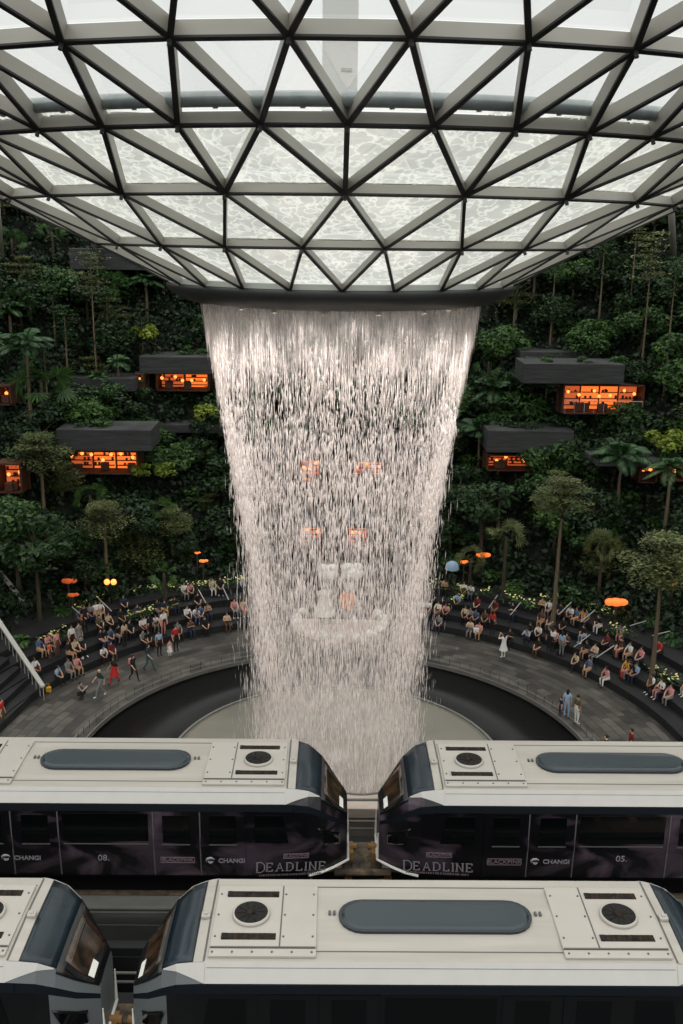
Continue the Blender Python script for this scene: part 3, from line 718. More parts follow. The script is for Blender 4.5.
    # sides
    for sd in (-1,1):
        gl=MB(); patch(gl,[(-4.4,2.05),(4.4,2.05),(4.4,2.95),(-4.4,2.95)],sd,.03,.03,12,2); gl.build('gutter_band',M['navy'],root)
        w=MB(); patch(w,[(-1.0,3.08),(1.0,3.08),(1.0,3.92),(-1.0,3.92)],sd,.012,.02,4,3); w.build('side_window',M['glassdark'],root)
        for sx in (-1,1):
            for x0 in (1.12,2.22):
                d=MB(); patch(d,[(sx*x0,3.02),(sx*(x0+1.06),3.02),(sx*(x0+1.06),4.98),(sx*x0,4.98)],sd,.018,.03,3,6)
                do=d.build('door',side if low else M['livery'],root)
                w=MB(); patch(w,[(sx*(x0+.22),3.12),(sx*(x0+.84),3.12),(sx*(x0+.84),3.95),(sx*(x0+.22),3.95)],sd,.028,.02,2,2); w.build('door_window',M['glassdark'],do)
                e=MB(); patch(e,[(sx*(x0-.02),3.02),(sx*(x0+.01),3.02),(sx*(x0+.01),4.98),(sx*(x0-.02),4.98)],sd,.022,.03,1,3)
                e.build('seam',M['line'] if not low else M['navy'],do); e=MB(); patch(e,[(sx*(x0+.2),4.0),(sx*(x0+.86),4.0),(sx*(x0+.86),4.03),(sx*(x0+.2),4.03)],sd,.032,.01,1,1)
                e.build('window_sill',M['line'] if not low else M['navy'],do)
            w=MB(); patch(w,[(sx*3.5,3.12),(sx*4.15,3.12),(sx*4.3,3.95),(sx*3.5,3.95)],sd,.012,.02,2,2); w.build('side_window',M['glassdark'],root)
        e=MB(); patch(e,[(-1.0,4.0),(1.0,4.0),(1.0,4.03),(-1.0,4.03)],sd,.015,.01,3,1); e.build('window_sill',M['line'],root)
    return root
def copy_tree(o,parent=None,smap=None):
    c=o.copy(); COL.objects.link(c); c.parent=parent
    for ch in [x for x in o.children]: copy_tree(ch,c)
    return c
YU,YL=21.66,15.93
def at_roof(px,py,y): return aty(px,py,y).x
xA=atz(348,820,-13.7).x; xA=ray(348,800)*(YU/ray(348,800).y); xA=xA.x-5.72
xB=(ray(378,800)*(YU/ray(378,800).y)).x+5.72
xD=(ray(435,919)*(YL/ray(435,919).y)).x
xC=(ray(107,965)*(YL/ray(107,965).y)).x-5.72
carA=make_car('livery',1); carA.location=(xA,YU,DECK)
tag(carA,'white roofed train car with dark lettered livery numbered 08, left of the far pair','train car')
carB=copy_tree(carA); carB.location=(xB,YU,DECK)
tag(carB,'white roofed train car with dark lettered livery numbered 05, right of the far pair','train car')
carD=make_car('grey',1); carD.location=(xD,YL,DECK)
tag(carD,'white roofed near row train car showing both roof fans and whole blue skylight','train car')
carC=copy_tree(carD); carC.location=(xC,YL,DECK)
tag(carC,'white roofed near row train car, cut off by the left edge','train car')
# lettering
def add_word(car,word,X,t,h):
    m,wd=serif_word(word,h); m.v=[(x-wd/2,y-h/2,z) for x,y,z in m.v]
    o=m.build('lettering',M['letter']); place_on_side(o,car,X,t); return o
def add_text(car,txt,X,t,h,mt='letter',bold=0):
    o=add_obj('lettering',textmesh(txt,h,M[mt],bold)); place_on_side(o,car,X,t); return o
def add_boxed(car,X,t,w_,h_):
    o=add_text(car,'BLACKPINK',X,t,h_*.95,'pinkletter',.002)
    b=MB()
    for sx,sy,a,c in ((0,1,w_,.015),(0,-1,w_,.015),(1,0,.015,h_),(-1,0,.015,h_)): b.box((sx*w_/2,sy*h_/2,0),(a,c,.008))
    q=b.build('label_frame',M['pinkletter']); place_on_side(q,car,X,t)
def add_logo(car,X,t):
    o=add_text(car,'CHANGI',X+.14,t,.165,'letter',.004)
    m=MB(); n=20
    for k in range(2):      # a round swirl of two curved blades
        pts=[Vector(((.1-.045*k)*math.cos(a)-.5,(.1-.045*k)*math.sin(a)*.8,0)) for a in np.linspace(.4+k*2.6,3.6+k*2.6,10)]
        m.tube(pts,[.006+.028*math.sin(PI*i/9) for i in range(10)],5)
    q=m.build('logo',M['letter']); place_on_side(q,car,X+.14,t)
def lx(px,py,car): return (ray(px,py)*((YU-1.36)/ray(px,py).y)).x-car.location.x
def lt(px,py):
    r=ray(px,py); z=r.z*(YU-1.36)/r.y-DECK-HC   # height under the crown
    for i in range(3,6):
        if PS[i+1][1]<=z<=PS[i][1]: return i+(PS[i][1]-z)/(PS[i][1]-PS[i+1][1])
    return 4.9
for car,px,py in ((carA,22,857),(carA,226,860),(carB,550,861)): add_logo(car,lx(px,py,car),lt(px,py))
add_text(carA,'08.',lx(104,857,carA),lt(104,857),.23,'letter'); add_text(carB,'05.',lx(621,858,carB),lt(621,858),.23,'letter')
add_boxed(carA,lx(178,859,carA),lt(178,859),.8,.15); add_boxed(carB,lx(504,861,carB),lt(504,861),.8,.17)
add_boxed(carA,lx(296,855,carA),lt(296,855),.6,.12); add_boxed(carB,lx(439,854,carB),lt(439,854),.6,.12)
add_word(carA,'DEADLINE',lx(291,866,carA),lt(290,866),.23); add_word(carB,'DEADLINE',lx(438,866,carB),lt(438,866),.23)
for car_,x_,y_ in ((carA,291,874),(carB,438,873)):     # a line of print too small to read
    m=MB(); q_=-.75
    while q_<.75: w__=random.uniform(.02,.05); m.box((q_,0,.003),(w__,.05,.006)); q_+=w__+.022
    o=m.build('small_print',M['pinkletter']); place_on_side(o,car_,lx(x_,y_,car_),lt(x_,y_))

# ================================================================== guideways
def guideway(yc,label):
    g=empty('guideway',(0,yc,DECK-.6),label=label,cat='track')
    m=MB(); m.box((0,0,.3),(44,3.1,.6)); m.box((0,0,-.6),(44,1.6,1.4)); m.build('deck',M['darkconc'],g)
    for y in (-.85,.85):
        m=MB(); m.bevbox((0,y,.66),(44,.5,.14),.02); m.build('running_plinth',M['ballast'],g)
    m=MB(); m.box((0,0,.75),(44,.16,.05)); m.box((0,0,.68),(44,.05,.14)); m.build('guide_rail',M['metal'],g)
    m=MB()
    for i in range(44): m.box((-21.5+i,0,.64),(.18,1.2,.08))
    m.build('cross_ties',M['rust'],g)
    for s,mt in ((-1,'concrete'),(1,'paleconc' if yc>18 else 'concrete')):
        y0=s*(2.35)
        m=MB(); thin=(yc<18 and s>0); m.bevbox((0,y0+(.25 if (yc>18 and s<0) else 0),1.02),(44,.25 if thin else .75,.3),.02,mi=0); m.box((0,y0,.3),(44,.3,1.3)); m.build('side_walkway',M['darkconc' if thin else mt],g)
        for k,zz_ in ((0,.95),(1,.72)):
            m=MB(); m.tube([(-22,s*1.72+k*.0,zz_),(22,s*1.72,zz_)],.03,6)
            for i in range(23): m.tube([(-22+2*i,s*1.72,zz_),(-22+2*i,s*1.98,zz_)],.02,4)
            m.build('power_rail',M['trim'],g)
    return g
guideway(YU,'concrete guideway with rails and side walkways under the far row of train cars')
guideway(YL,'concrete guideway with rails and side walkways under the near row of train cars')
m=MB(); m.box((0,18.72,-14.62),(44,.14,.12)); m.tube([(-22,18.72,-14.5),(22,18.72,-14.5)],.04,6)
m.build('cable_duct',M['concrete'],label='thin pale cable duct running between the two guideways',cat='duct')
# passengers' seats glimpsed, coupler platform between far cars
m=MB(); xg=(xA+xB)/2; m.bevbox((xg,YU+.1,DECK+.2),(1.0,1.0,.1),.02)
for k in range(5): m.box((xg-.4+.2*k,YU-.1,DECK+.27),(.08,.5,.06))
m.tube([(xg-.7,YU-.5,DECK+.35),(xg+.7,YU-.5,DECK+.35)],.09,8); m.tube([(xg-.6,YU-.7,DECK+.2),(xg+.6,YU-.7,DECK+.25)],.05,6)
m.build('coupling_gear',M['ballast'],label='brown coupling gear on the deck between the two far train cars',cat='coupling')
m=MB(); pts=[(xg-.75+i*.15,YU+1.3,DECK+1.55-.12*math.sin(PI*i/10)) for i in range(11)]; m.tube(pts,.03,6); m.tube([(xg-.75,YU+1.25,DECK+1.3),(xg+.75,YU+1.25,DECK+1.3)],.035,6)
m.build('jumper_cable',M['trim'],label='thin cables strung between the two far train cars',cat='cable')
# ================================================================== foliage
def hsurf(r,az): return pol(r,az,ground(r))
def leafquads(C,Nn,size,asp=.55,fold=.15):
    n=len(C); a=rng.normal(size=(n,3)); a-=Nn*(a*Nn).sum(1,keepdims=True); a/=np.linalg.norm(a,axis=1,keepdims=True)+1e-9
    b=np.cross(Nn,a); s=np.asarray(size).reshape(-1,1) if np.ndim(size) else np.full((n,1),size)
    V=np.stack([C-a*s*.5,C+b*s*asp*.5-Nn*s*fold*.3,C+a*s*.5-Nn*s*fold,C-b*s*asp*.5-Nn*s*fold*.3],1)
    return V.reshape(-1,3),np.arange(n*4).reshape(n,4)
def unit(v): return v/(np.linalg.norm(v,axis=1,keepdims=True)+1e-9)
def foliage(name,V,Fq,m): return npmesh(name,V,Fq,m)
def lobes(nl,rad,squash,nleaf,lsize,sub=.42):
    c=unit(rng.normal(size=(nl,3)))*rad*(.55+.35*rng.random((nl,1))); c[:,2]*=squash
    k=rng.integers(0,nl,nleaf); d=unit(rng.normal(size=(nleaf,3))+np.array([0,0,.35])); rr=rad*sub*(.8+.25*rng.random((nleaf,1)))
    P=c[k]+d*rr*np.array([1,1,.75]); Nn=unit(d+rng.normal(size=(nleaf,3))*.45+np.array([0,0,.4]))
    return leafquads(P,Nn,lsize*(.6+.8*rng.random(nleaf)))
# prototypes have a unit crown (radius 1) and are scaled per tree
PRO={}
def proto_broad(i): 
    V,Fq=lobes(16+i*3,1.0,.8,1500,.17); return V,Fq
def proto_tiered(i):
    Vs=[];Fs=[];o=0; nt_=4+i%2
    for k in range(nt_):
        z=-.55+1.1*k/(nt_-1); R=1.0*(1-.42*abs(k/(nt_-1)-.35)) if k<nt_-1 else .5
        for j in range(5):
            a=rng.random()*6.28; cx,cy=R*.45*math.cos(a),R*.45*math.sin(a); n=150
            q=np.sqrt(rng.random(n))*R*.6; t=rng.random(n)*6.28
            P=np.stack([cx+q*np.cos(t),cy+q*np.sin(t),z+rng.normal(0,.045,n)-.1*(q/R)**2],1)
            Nn=unit(rng.normal(size=(n,3))*.3+np.array([0,0,1])); V,Fq=leafquads(P,Nn,.085*(.6+.8*rng.random(n))); Vs.append(V);Fs.append(Fq+o);o+=len(V)
    return np.concatenate(Vs),np.concatenate(Fs)
def fronds(nf,length,droop,nl,lw,ll,up=(.2,1.2),curl=0):
    Vs=[];Fs=[];o=0
    for k in range(nf):
        az=2*PI*(k+rng.random()*.6)/nf; el=up[0]+(up[1]-up[0])*rng.random(); L_=length*(.8+.3*rng.random())
        d=np.array([math.cos(az)*math.cos(el),math.sin(az)*math.cos(el),math.sin(el)]); s=np.array([-math.sin(az),math.cos(az),0])
        t=np.linspace(.08,1,nl); P=d[None]*(t*L_)[:,None]; P[:,2]-=droop*L_*t**2
        T=np.gradient(P,axis=0); T=unit(T)
        for sg in (-1,1):
            lw_=lw*np.sin(PI*np.clip(t*.9+.1,0,1))**.4; LL=ll*np.sin(PI*(t*.85+.12))**.7
            tip=P+ (s[None]*sg*.85+T*.5-np.array([0,0,.35]))*LL[:,None]
            w=T*lw_[:,None]*.5; mid=(P+tip)/2+np.array([0,0,.05])*LL[:,None]
            V=np.stack([P,mid-w,tip,mid+w],1).reshape(-1,3); Vs.append(V); Fs.append(np.arange(len(V)).reshape(-1,4)+o); o+=len(V)
    return np.concatenate(Vs),np.concatenate(Fs)
def proto_palm(i): return fronds(20+i*2,1.15,.55,18,.07,.34,(.05,1.3))
def proto_fern(i): return fronds(16+i*3,1.1,.7,14,.09,.3,(.4,1.35))
def proto_fan(i):
    Vs=[];Fs=[];o=0
    for k in range(16):
        d=unit(rng.normal(size=(1,3))*np.array([[1,1,.6]])+np.array([[0,0,.35]]))[0]; c=d*.7
        a=unit(rng.normal(size=(1,3)))[0]; a-=d*a.dot(d); a/=np.linalg.norm(a); b=np.cross(d,a); n=12
        for j in range(n):
            t=-1.9+3.8*j/(n-1); e=d*math.cos(t)*.5+a*math.sin(t)*.5; e=e-np.array([0,0,.12]); s=np.cross(e,b); s/=np.linalg.norm(s)
            V=np.stack([c,c+e*.6+s*.035,c+e,c+e*.6-s*.035]); Vs.append(V);Fs.append(np.arange(4)[None]+o);o+=4
    return np.concatenate(Vs),np.concatenate(Fs)
def proto_slender(i):
    Vs=[];Fs=[];o=0
    for k in range(9):
        z=-1+2*k/8; a=rng.random()*6.28; R=.55*(1-.25*abs(z)); cx,cy=R*.6*math.cos(a),R*.6*math.sin(a); n=90
        P=np.stack([cx+rng.normal(0,.25,n),cy+rng.normal(0,.25,n),z+rng.normal(0,.05,n)],1)
        V,Fq=leafquads(P,unit(rng.normal(size=(n,3))*.5+np.array([0,0,1])),.12*(.6+.8*rng.random(n))); Vs.append(V);Fs.append(Fq+o);o+=len(V)
    return np.concatenate(Vs),np.concatenate(Fs)
def proto_shrub(i): return lobes(9+i*2,1.0,.6,520,.26)
for kind,fn,mats in (('broad',proto_broad,('leaf_dark','leaf_mid')),('tiered',proto_tiered,('leaf_olive',)),('palm',proto_palm,('leaf_palm',)),
    ('fern',proto_fern,('leaf_palm','leaf_mid')),('fan',proto_fan,('leaf_mid','leaf_olive')),('slender',proto_slender,('leaf_dark','leaf_olive')),('shrub',proto_shrub,('leaf_dark','leaf_mid','leaf_lime'))):
    for mt in mats:
        for i in range(3):
            V,Fq=fn(i); PRO[kind,mt,i]=foliage(kind+'_foliage',V,Fq,M[mt])
# trunk prototype: unit height, radius in metres varies little
def trunk_mesh(kind):
    m=MB()
    if kind in('palm','fan'): m.tube([(0,0,0),(.02,.01,.3),(0,.02,.65),(0,0,1)],[.2,.15,.13,.12],8)
    else:
        m.tube([(0,0,0),(.02,-.01,.3),(-.02,.02,.7),(0,0,1)],[.2,.15,.11,.06],7)
    return m.mesh(kind+'_trunk',M['palebark' if kind in('slender','tiered','palm') else 'bark'],True)
TRK={k:trunk_mesh(k) for k in ('broad','tiered','palm','fan','slender')}
def branch_mesh(kind):
    m=MB(); n=7
    for k in range(n):
        a=k*2.4; m.tube([(0,0,-.95+.12*k),(.35*math.cos(a),.35*math.sin(a),-.6+.14*k),(.75*math.cos(a),.75*math.sin(a),-.4+.15*k)],[.05,.03,.012],5)
    return m.mesh('branches',M['bark'],True)
BRM=branch_mesh('b')
TREES=[]
WORD={'broad':('broad_leaved_tree','tree','bushy tree'),'tiered':('layered_tree','tree','flat layered tree'),'palm':('palm_tree','palm','feathery palm'),
 'fern':('tree_fern','fern','arching fern'),'fan':('fan_palm','palm','fan-leaved palm'),'slender':('slender_tree','tree','thin sparse tree'),'shrub':('shrub','shrub','leafy shrub')}
SHADE={'leaf_dark':'dark green','leaf_mid':'mid-green','leaf_olive':'olive','leaf_lime':'yellow-green','leaf_palm':'green'}
def tree(kind,base,height,rad,mt=None,var=None,vz=None,extra=None):
    """base point, overall height, crown radius; vz vertical half size of crown"""
    mt=mt or {'broad':'leaf_dark','tiered':'leaf_olive','palm':'leaf_palm','fern':'leaf_palm','fan':'leaf_mid','slender':'leaf_dark','shrub':'leaf_dark'}[kind]
    var=random.randrange(3) if var is None else var; rz=random.random()*6.28
    if kind=='shrub' or kind=='fern':
        o=add_obj(WORD[kind][0],PRO[kind,mt,var],loc=base+Vector((0,0,rad*.25 if kind=='shrub' else -.05))); o.scale=(rad,rad,vz or rad*.8); o.rotation_euler=(0,0,rz)
    else:
        o=empty(WORD[kind][0],base-Vector((0,0,.1)),rz); vz=vz or rad*.8
        top=height-vz*(.2 if kind in('palm','fan') else .55)
        if kind in('palm','fan'): top=height-rad*.45
        else: top=height-vz
        t=add_obj('trunk',TRK[kind],o); tk=.5 if kind=='slender' else .85; t.scale=(tk,tk,max(top+(vz*.4 if kind not in('palm','fan') else .05),.5))
        f=add_obj('crown' if kind not in('palm','fan') else 'fronds',PRO[kind,mt,var],o,(0,0,top)); f.scale=(rad,rad,vz if kind not in('palm','fan') else rad)
        if kind in('broad','tiered'): b=add_obj('branches',BRM,o,(0,0,top)); b.scale=(rad,rad,vz)
    TREES.append((o,kind,mt,extra)); return o
def tree_px(kind,bx,by,ty,wpx,mt=None,**k):
    b=hit(bx,by); 
    if abs(radaz(b)[1])>80: return
    if mt=='leaf_lime': b=b-ray(bx,by)*2.6+Vector((0,0,.4)); wpx*=1.25
    dist=b.length; sc=dist/F; h=(by-ty)*sc/math.cos(math.asin(-b.z/dist)); return tree(kind,b,max(h,.6),wpx*sc/2,mt,**k)

# ------------------------------------------------------------------ lit shops and terrace slabs cut into the green slope
SLABP=[]; KEEP=[]; KEEPW=[]     # pixel boxes where undergrowth must not stand in front
def shop(win,slab_,label,lights=5,warm='glow',rail=False):
    x0,x1,y0,y1=win; cx,cy=(x0+x1)/2,(y0+y1)/2
    P=hit(cx,y1+4); d=P.length; Y=P.y-1.5
    def pt(x,y,dy=0): return aty(x,y,Y+dy)
    C0=pt(cx,y1); g=empty('terrace_shop',C0,label=label,cat='shop'); o=g.location
    L0,L1,T=pt(x0,y1),pt(x1,y1),pt(cx,y0); w_=L1.x-L0.x; h_=T.z-C0.z
    b=MB(); b.box((0,1.5,h_/2),(w_+.6,.15,h_+.3)); b.build('back_wall',M['shelf'],g)
    b=MB(); b.box((-w_/2-.1,.8,h_/2),(.12,1.5,h_+.2)); b.box((w_/2+.1,.8,h_/2),(.12,1.5,h_+.2)); b.box((0,.8,-.06),(w_+.3,1.5,.1)); b.box((0,.8,h_+.1),(w_+.3,1.5,.12)); b.build('frame',M['shelf'],g)
    nsec=max(1,int(w_/1.3)); 
    for k in range(nsec):
        x=-w_/2+(k+.5)*w_/nsec
        b=MB(); b.box((x,1.38,h_*.5),(w_/nsec*.9,.06,h_*.92)); b.build('lit_panel',M[warm if k%3 else 'glow2'],g)
        s=MB()
        for q in range(3): s.box((x,1.24,h_*(.2+.25*q)),(w_/nsec*.86,.2,.05))
        for q in range(7): s.box((x+random.uniform(-.4,.4)*w_/nsec,1.2,h_*(.2+.25*random.randrange(3))+.12),(.14,.12,random.uniform(.12,.3)))
        s.build('shelf',M['shelf'],g)
    for k in range(lights):
        x=-w_/2+(k+.5)*w_/lights+random.uniform(-.2,.2); b=MB(); b.ball((x,random.uniform(.3,1.0),h_*random.uniform(.55,.85)),.13); b.build('pendant_lamp',M['lamp'],g)
    for k in range(max(2,int(w_/1.4))): 
        b=MB(); x=-w_/2+.3+random.random()*(w_-.6); b.bevbox((x,random.uniform(.2,.9),.3),(.55,.4,.6),.05); b.build('counter',M['shelf'],g)
    if slab_:
        sx0,sx1,sy0,sy1=slab_; A,B,Tt,Bb=pt(sx0,cy,-.6),pt(sx1,cy,-.6),pt((sx0+sx1)/2,sy0,-.6),pt((sx0+sx1)/2,sy1,-.6)
        b=MB(); b.bevbox(((A.x+B.x)/2-o.x,1.2,(Tt.z+Bb.z)/2-o.z),(B.x-A.x,3.6,Tt.z-Bb.z),.04)
        b.build('stone_canopy',M['slab'],g)
        for q in range(max(2,int((B.x-A.x)/1.3))):
            fx=random.random(); SLABP.append((Vector((A.x+(B.x-A.x)*fx,o.y+random.uniform(.3,1.6),Tt.z-.1)),random.uniform(.35,.8)))
        KEEP.append((sx0,sx1,sy0,sy1))
    if rail:
        b=MB(); b.tube([(-w_/2,-.2,.9),(w_/2,-.2,.9)],.03,5)
        for k in range(9): b.tube([(-w_/2+w_*k/8,-.2,.9),(-w_/2+w_*k/8,-.2,0)],.02,4)
        b.build('guard_rail',M['metal'],g)
    KEEP.append((x0-2,x1+2,y0,y1)); KEEPW.append((x0,x1,y0,y1)); return g
shop((158,207,375,390),(140,211,357,374),'glowing orange shop window under a grey canopy, upper left beside the waterfall',5)
shop((136,142,376,388),None,'tiny narrow orange doorway just left of the upper left shop window',1)
shop((66,136,453,473),(58,152,430,451),'bright orange shop under a sloping grey stone canopy, middle left slope',7)
shop((564,641,387,413),(522,622,364,384),'orange lit cafe terrace under a long grey slab, upper right slope',7,rail=True)
shop((489,530,457,470),(486,572,431,453),'dim orange shop under a grey stone slab right of the waterfall',3,'glow2')
shop((641,655,469,482),(596,690,462,467),'small orange lit doorway near the right edge, middle slope',2)
shop((666,683,470,480),None,'small orange lit opening cut by the right edge, middle slope',1,'glow2')
shop((0,9,388,404),None,'small orange lit opening cut by the left edge, upper slope',1,'glow2')
shop((0,20,466,492),None,'dull red lit opening cut by the left edge, middle slope',2,'glow2')
shop((301,320,461,486),(225,318,438,460),'bright orange doorway seen through the falling water, left of centre',3)
shop((353,383,463,479),(353,412,438,461),'orange shop window seen through the falling water, right of centre',3)
shop((300,322,529,548),(240,330,520,527),'orange lit kiosk low behind the falling water, left of centre',2)
shop((346,368,529,548),(344,395,520,527),'orange lit kiosk low behind the falling water, right of centre',2,'glow2')
# plain slabs without a lit front
def slab(x0,x1,y0,y1,label,dep=3.0,fwd=2.0):
    P=hit((x0+x1)/2,y1); Y=P.y-fwd; A,B,T,Bm=aty(x0,y1,Y),aty(x1,y1,Y),aty((x0+x1)/2,y0,Y),aty((x0+x1)/2,y1,Y)
    b=MB(); b.bevbox((0,dep/2,(T.z-Bm.z)/2),(B.x-A.x,dep,T.z-Bm.z),.04); b.build('terrace_slab',M['slab'],loc=Vector(((A.x+B.x)/2,Y,Bm.z)),label=label,cat='stone ledge'); KEEP.append((x0,x1,y0,y1))
slab(70,165,249,270,'grey stone ledge high on the left slope just under the glass roof',4,3.0)
slab(60,135,378,391,'dark grey stone ledge left of the upper left shop',3,1.6)
slab(455,575,428,436,'thin grey stone ledge right of the waterfall at mid height',3,1.4)
slab(520,600,352,363,'dark stone ledge over the upper right cafe terrace',3,1.4)
slab(140,235,425,433,'thin dark stone ledge left of the waterfall at mid height',3,1.4)
# glowing canopies low in the trees
def canopy(px,py,w_,label,m_='glow'):
    P=hit(px,py+4); P=P-ray(px,py)*2.2; s=P.length/F*w_/2
    b=MB(); b.ball((0,0,0),(s*.62,s*.5,s*.34),seg=16,ring=8); b.ball((s*.6,.2,-s*.1),(s*.5,s*.45,s*.28),seg=14,ring=8); b.ball((-s*.5,.1,-s*.05),(s*.4,s*.4,s*.3),seg=14,ring=8); g=b.build('glowing_canopy',M[m_],loc=P,smooth=True,label=label,cat='lit canopy')
    c=MB(); c.tube([(0,0,-s*.2),(0,0,-2.2)],.05,6); c.build('post',M['bark'],g)
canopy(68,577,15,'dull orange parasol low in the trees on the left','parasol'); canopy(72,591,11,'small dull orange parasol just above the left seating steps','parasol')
canopy(616,598,23,'bright orange lit canopy low in the trees on the right'); canopy(483,551,15,'red-orange lit canopy right of the waterfall')
canopy(464,558,9,'small amber lit canopy right beside the waterfall','glow'); canopy(197,549,6,'tiny orange lantern upper of a pair left of the waterfall'); canopy(203,557,9,'small orange lantern lower of a pair left of the waterfall')
canopy(673,580,10,'faint orange canopy at the right edge under the spreading tree','glow2')
def lantern(px,py,label):
    P=hit(px,py+22); Pz=aty(px,py,P.y); h=Pz.z-P.z; g=empty('lantern',P,label=label,cat='lamp')
    m=MB(); m.tube([(0,0,0),(0,0,h)],[.06,.04],6); m.build('pole',M['frame'],g)
    for dx in (-.22,.22):
        m=MB(); m.ball((dx,0,h),.2); m.build('lamp_globe',M['lamp'],g)
lantern(111.5,582,'twin glowing lantern on a pole above the left seating steps')
for x,y,n_ in ((355,331,'left'),(372,334,'right')): pass

# ------------------------------------------------------------------ trees read off the photograph: kind, base x, base y, top y, crown width
T_=[('broad',196,470,434,38,'leaf_dark'),('broad',172,482,446,36,'leaf_mid'),('broad',575,478,438,40,'leaf_dark'),('broad',548,484,452,34,'leaf_mid'),('broad',515,402,368,30,'leaf_dark'),('broad',626,432,400,34,'leaf_mid'),('broad',140,412,378,26,'leaf_dark'),('broad',60,478,440,30,'leaf_dark'),('broad',640,398,358,34,'leaf_dark'),('shrub',100,484,470,26,'leaf_dark'),('shrub',180,400,388,18,'leaf_mid'),('shrub',600,424,412,26,'leaf_mid'),('slender',97,385,262,44,'leaf_olive'),('slender',100,320,246,26,'leaf_dark'),('slender',641,372,245,50,'leaf_olive'),('slender',663,400,270,40,'leaf_dark'),('slender',598,330,232,36,'leaf_dark'),('slender',550,345,262,28,'leaf_dark'),('slender',512,350,290,24,'leaf_dark'),('slender',628,330,225,30,'leaf_olive'),
 ('palm',34,455,338,62,None),('palm',120,412,357,30,None),('palm',478,470,418,60,None),('palm',615,530,446,66,None),('palm',662,555,462,50,None),('palm',12,345,302,36,None),('palm',497,480,440,30,None),('palm',100,410,372,26,None),
 ('tiered',108,590,497,60,None),('tiered',45,520,428,66,None),('tiered',173,560,503,44,None),('tiered',553,625,478,62,None),('tiered',650,690,538,86,None),('tiered',132,560,520,70,None),('tiered',210,510,488,30,None),('tiered',520,470,432,26,'leaf_olive'),('tiered',62,500,455,50,None),('tiered',90,375,350,40,None),
 ('broad',40,620,520,70,'leaf_dark'),('broad',20,600,500,60,'leaf_mid'),('broad',140,560,500,50,'leaf_dark'),('broad',80,440,392,46,'leaf_mid'),('broad',150,440,418,38,'leaf_mid'),('broad',127,436,412,34,'leaf_mid'),
 ('shrub',205,420,402,22,'leaf_lime'),('shrub',141,478,460,18,'leaf_lime'),('shrub',165,478,462,20,'leaf_lime'),('shrub',662,450,416,34,'leaf_lime'),('shrub',143,340,322,24,'leaf_lime'),
 ('broad',520,420,386,60,'leaf_mid'),('broad',495,415,392,44,'leaf_mid'),('broad',560,440,410,50,'leaf_dark'),('broad',640,440,410,50,'leaf_dark'),('broad',480,560,480,56,'leaf_dark'),('broad',540,520,470,50,'leaf_mid'),('broad',590,560,490,60,'leaf_dark'),
 ('fan',503,595,530,40,'leaf_olive'),('fan',598,600,540,36,'leaf_olive'),('fan',165,600,568,26,'leaf_mid'),('fan',470,585,552,30,'leaf_olive'),('fan',45,440,372,60,'leaf_mid'),
 ('fern',590,600,560,34,'leaf_mid'),('fern',660,620,585,34,'leaf_mid'),('fern',120,450,432,30,'leaf_palm'),('fern',60,610,590,36,'leaf_mid'),('fern',20,640,600,34,'leaf_mid')]
for t in T_: tree_px(t[0],t[1],t[2],t[3],t[4],t[5])
# the rest of the wood: jittered over the slope
def keepclear(p,m=0,K=None):
    x,y=proj(p); return any(a-m<x<b+m and c-m*.3<y<d_+m for a,b,c,d_ in (KEEP if K is None else K))
rn=random.Random(5); cnt=0
for r in (24.6,27,29.5,32,34.5,37,39.5,42,44.5,47,50):
    n=int(r*1.55*1.75/ (2.9 if r>26 else 2.6))
    for i in range(n):
        az=-48+96*(i+rn.random())/n
        if r<30: az*=1.45
        rr=r+rn.uniform(-1.1,1.1); b=hsurf(rr,az); x,y=proj(b)
        if not(-25<x<708): continue
        kind=rn.choice(['broad']*6+['tiered','slender','palm','fan','fern','shrub','shrub'])
        if r<26: kind=rn.choice(['shrub','fern','broad','shrub'])
        h,rad={'broad':(rn.uniform(3,4.6),rn.uniform(1.5,2.3)),'tiered':(rn.uniform(3.5,5),rn.uniform(1.6,2.2)),'slender':(rn.uniform(4.5,6.5),1.5),'palm':(rn.uniform(3.2,4.6),rn.uniform(1.6,2)),
          'fan':(rn.uniform(2.4,3.4),1.2),'fern':(1,1.2),'shrub':(1,rn.uniform(.9,1.4))}[kind]
        if r<26 and kind=='broad': h,rad=2.8,1.2
        # nothing tall in front of a lit shop
        bad=False
        for f_ in (0,.5,1):
            if keepclear(b+Vector((0,0,h*f_)),rad*7,KEEPW): bad=True
        if bad:
            if keepclear(b,3): continue
            if rn.random()<.5: continue
            q=hit(x,y); kind='shrub'; rad=.6; h=.8
            if keepclear(b+Vector((0,0,1.0)),4): continue
        mt={'broad':rn.choice(['leaf_dark','leaf_dark','leaf_mid']),'shrub':rn.choice(['leaf_dark','leaf_mid','leaf_mid']),'fern':rn.choice(['leaf_palm','leaf_mid']),'fan':'leaf_mid','slender':'leaf_dark'}.get(kind)
        tree(kind,b,h,rad,mt,var=rn.randrange(3)); cnt+=1
for p_,r_ in SLABP: tree('shrub',p_,.8,r_,random.choice(['leaf_dark','leaf_mid']))
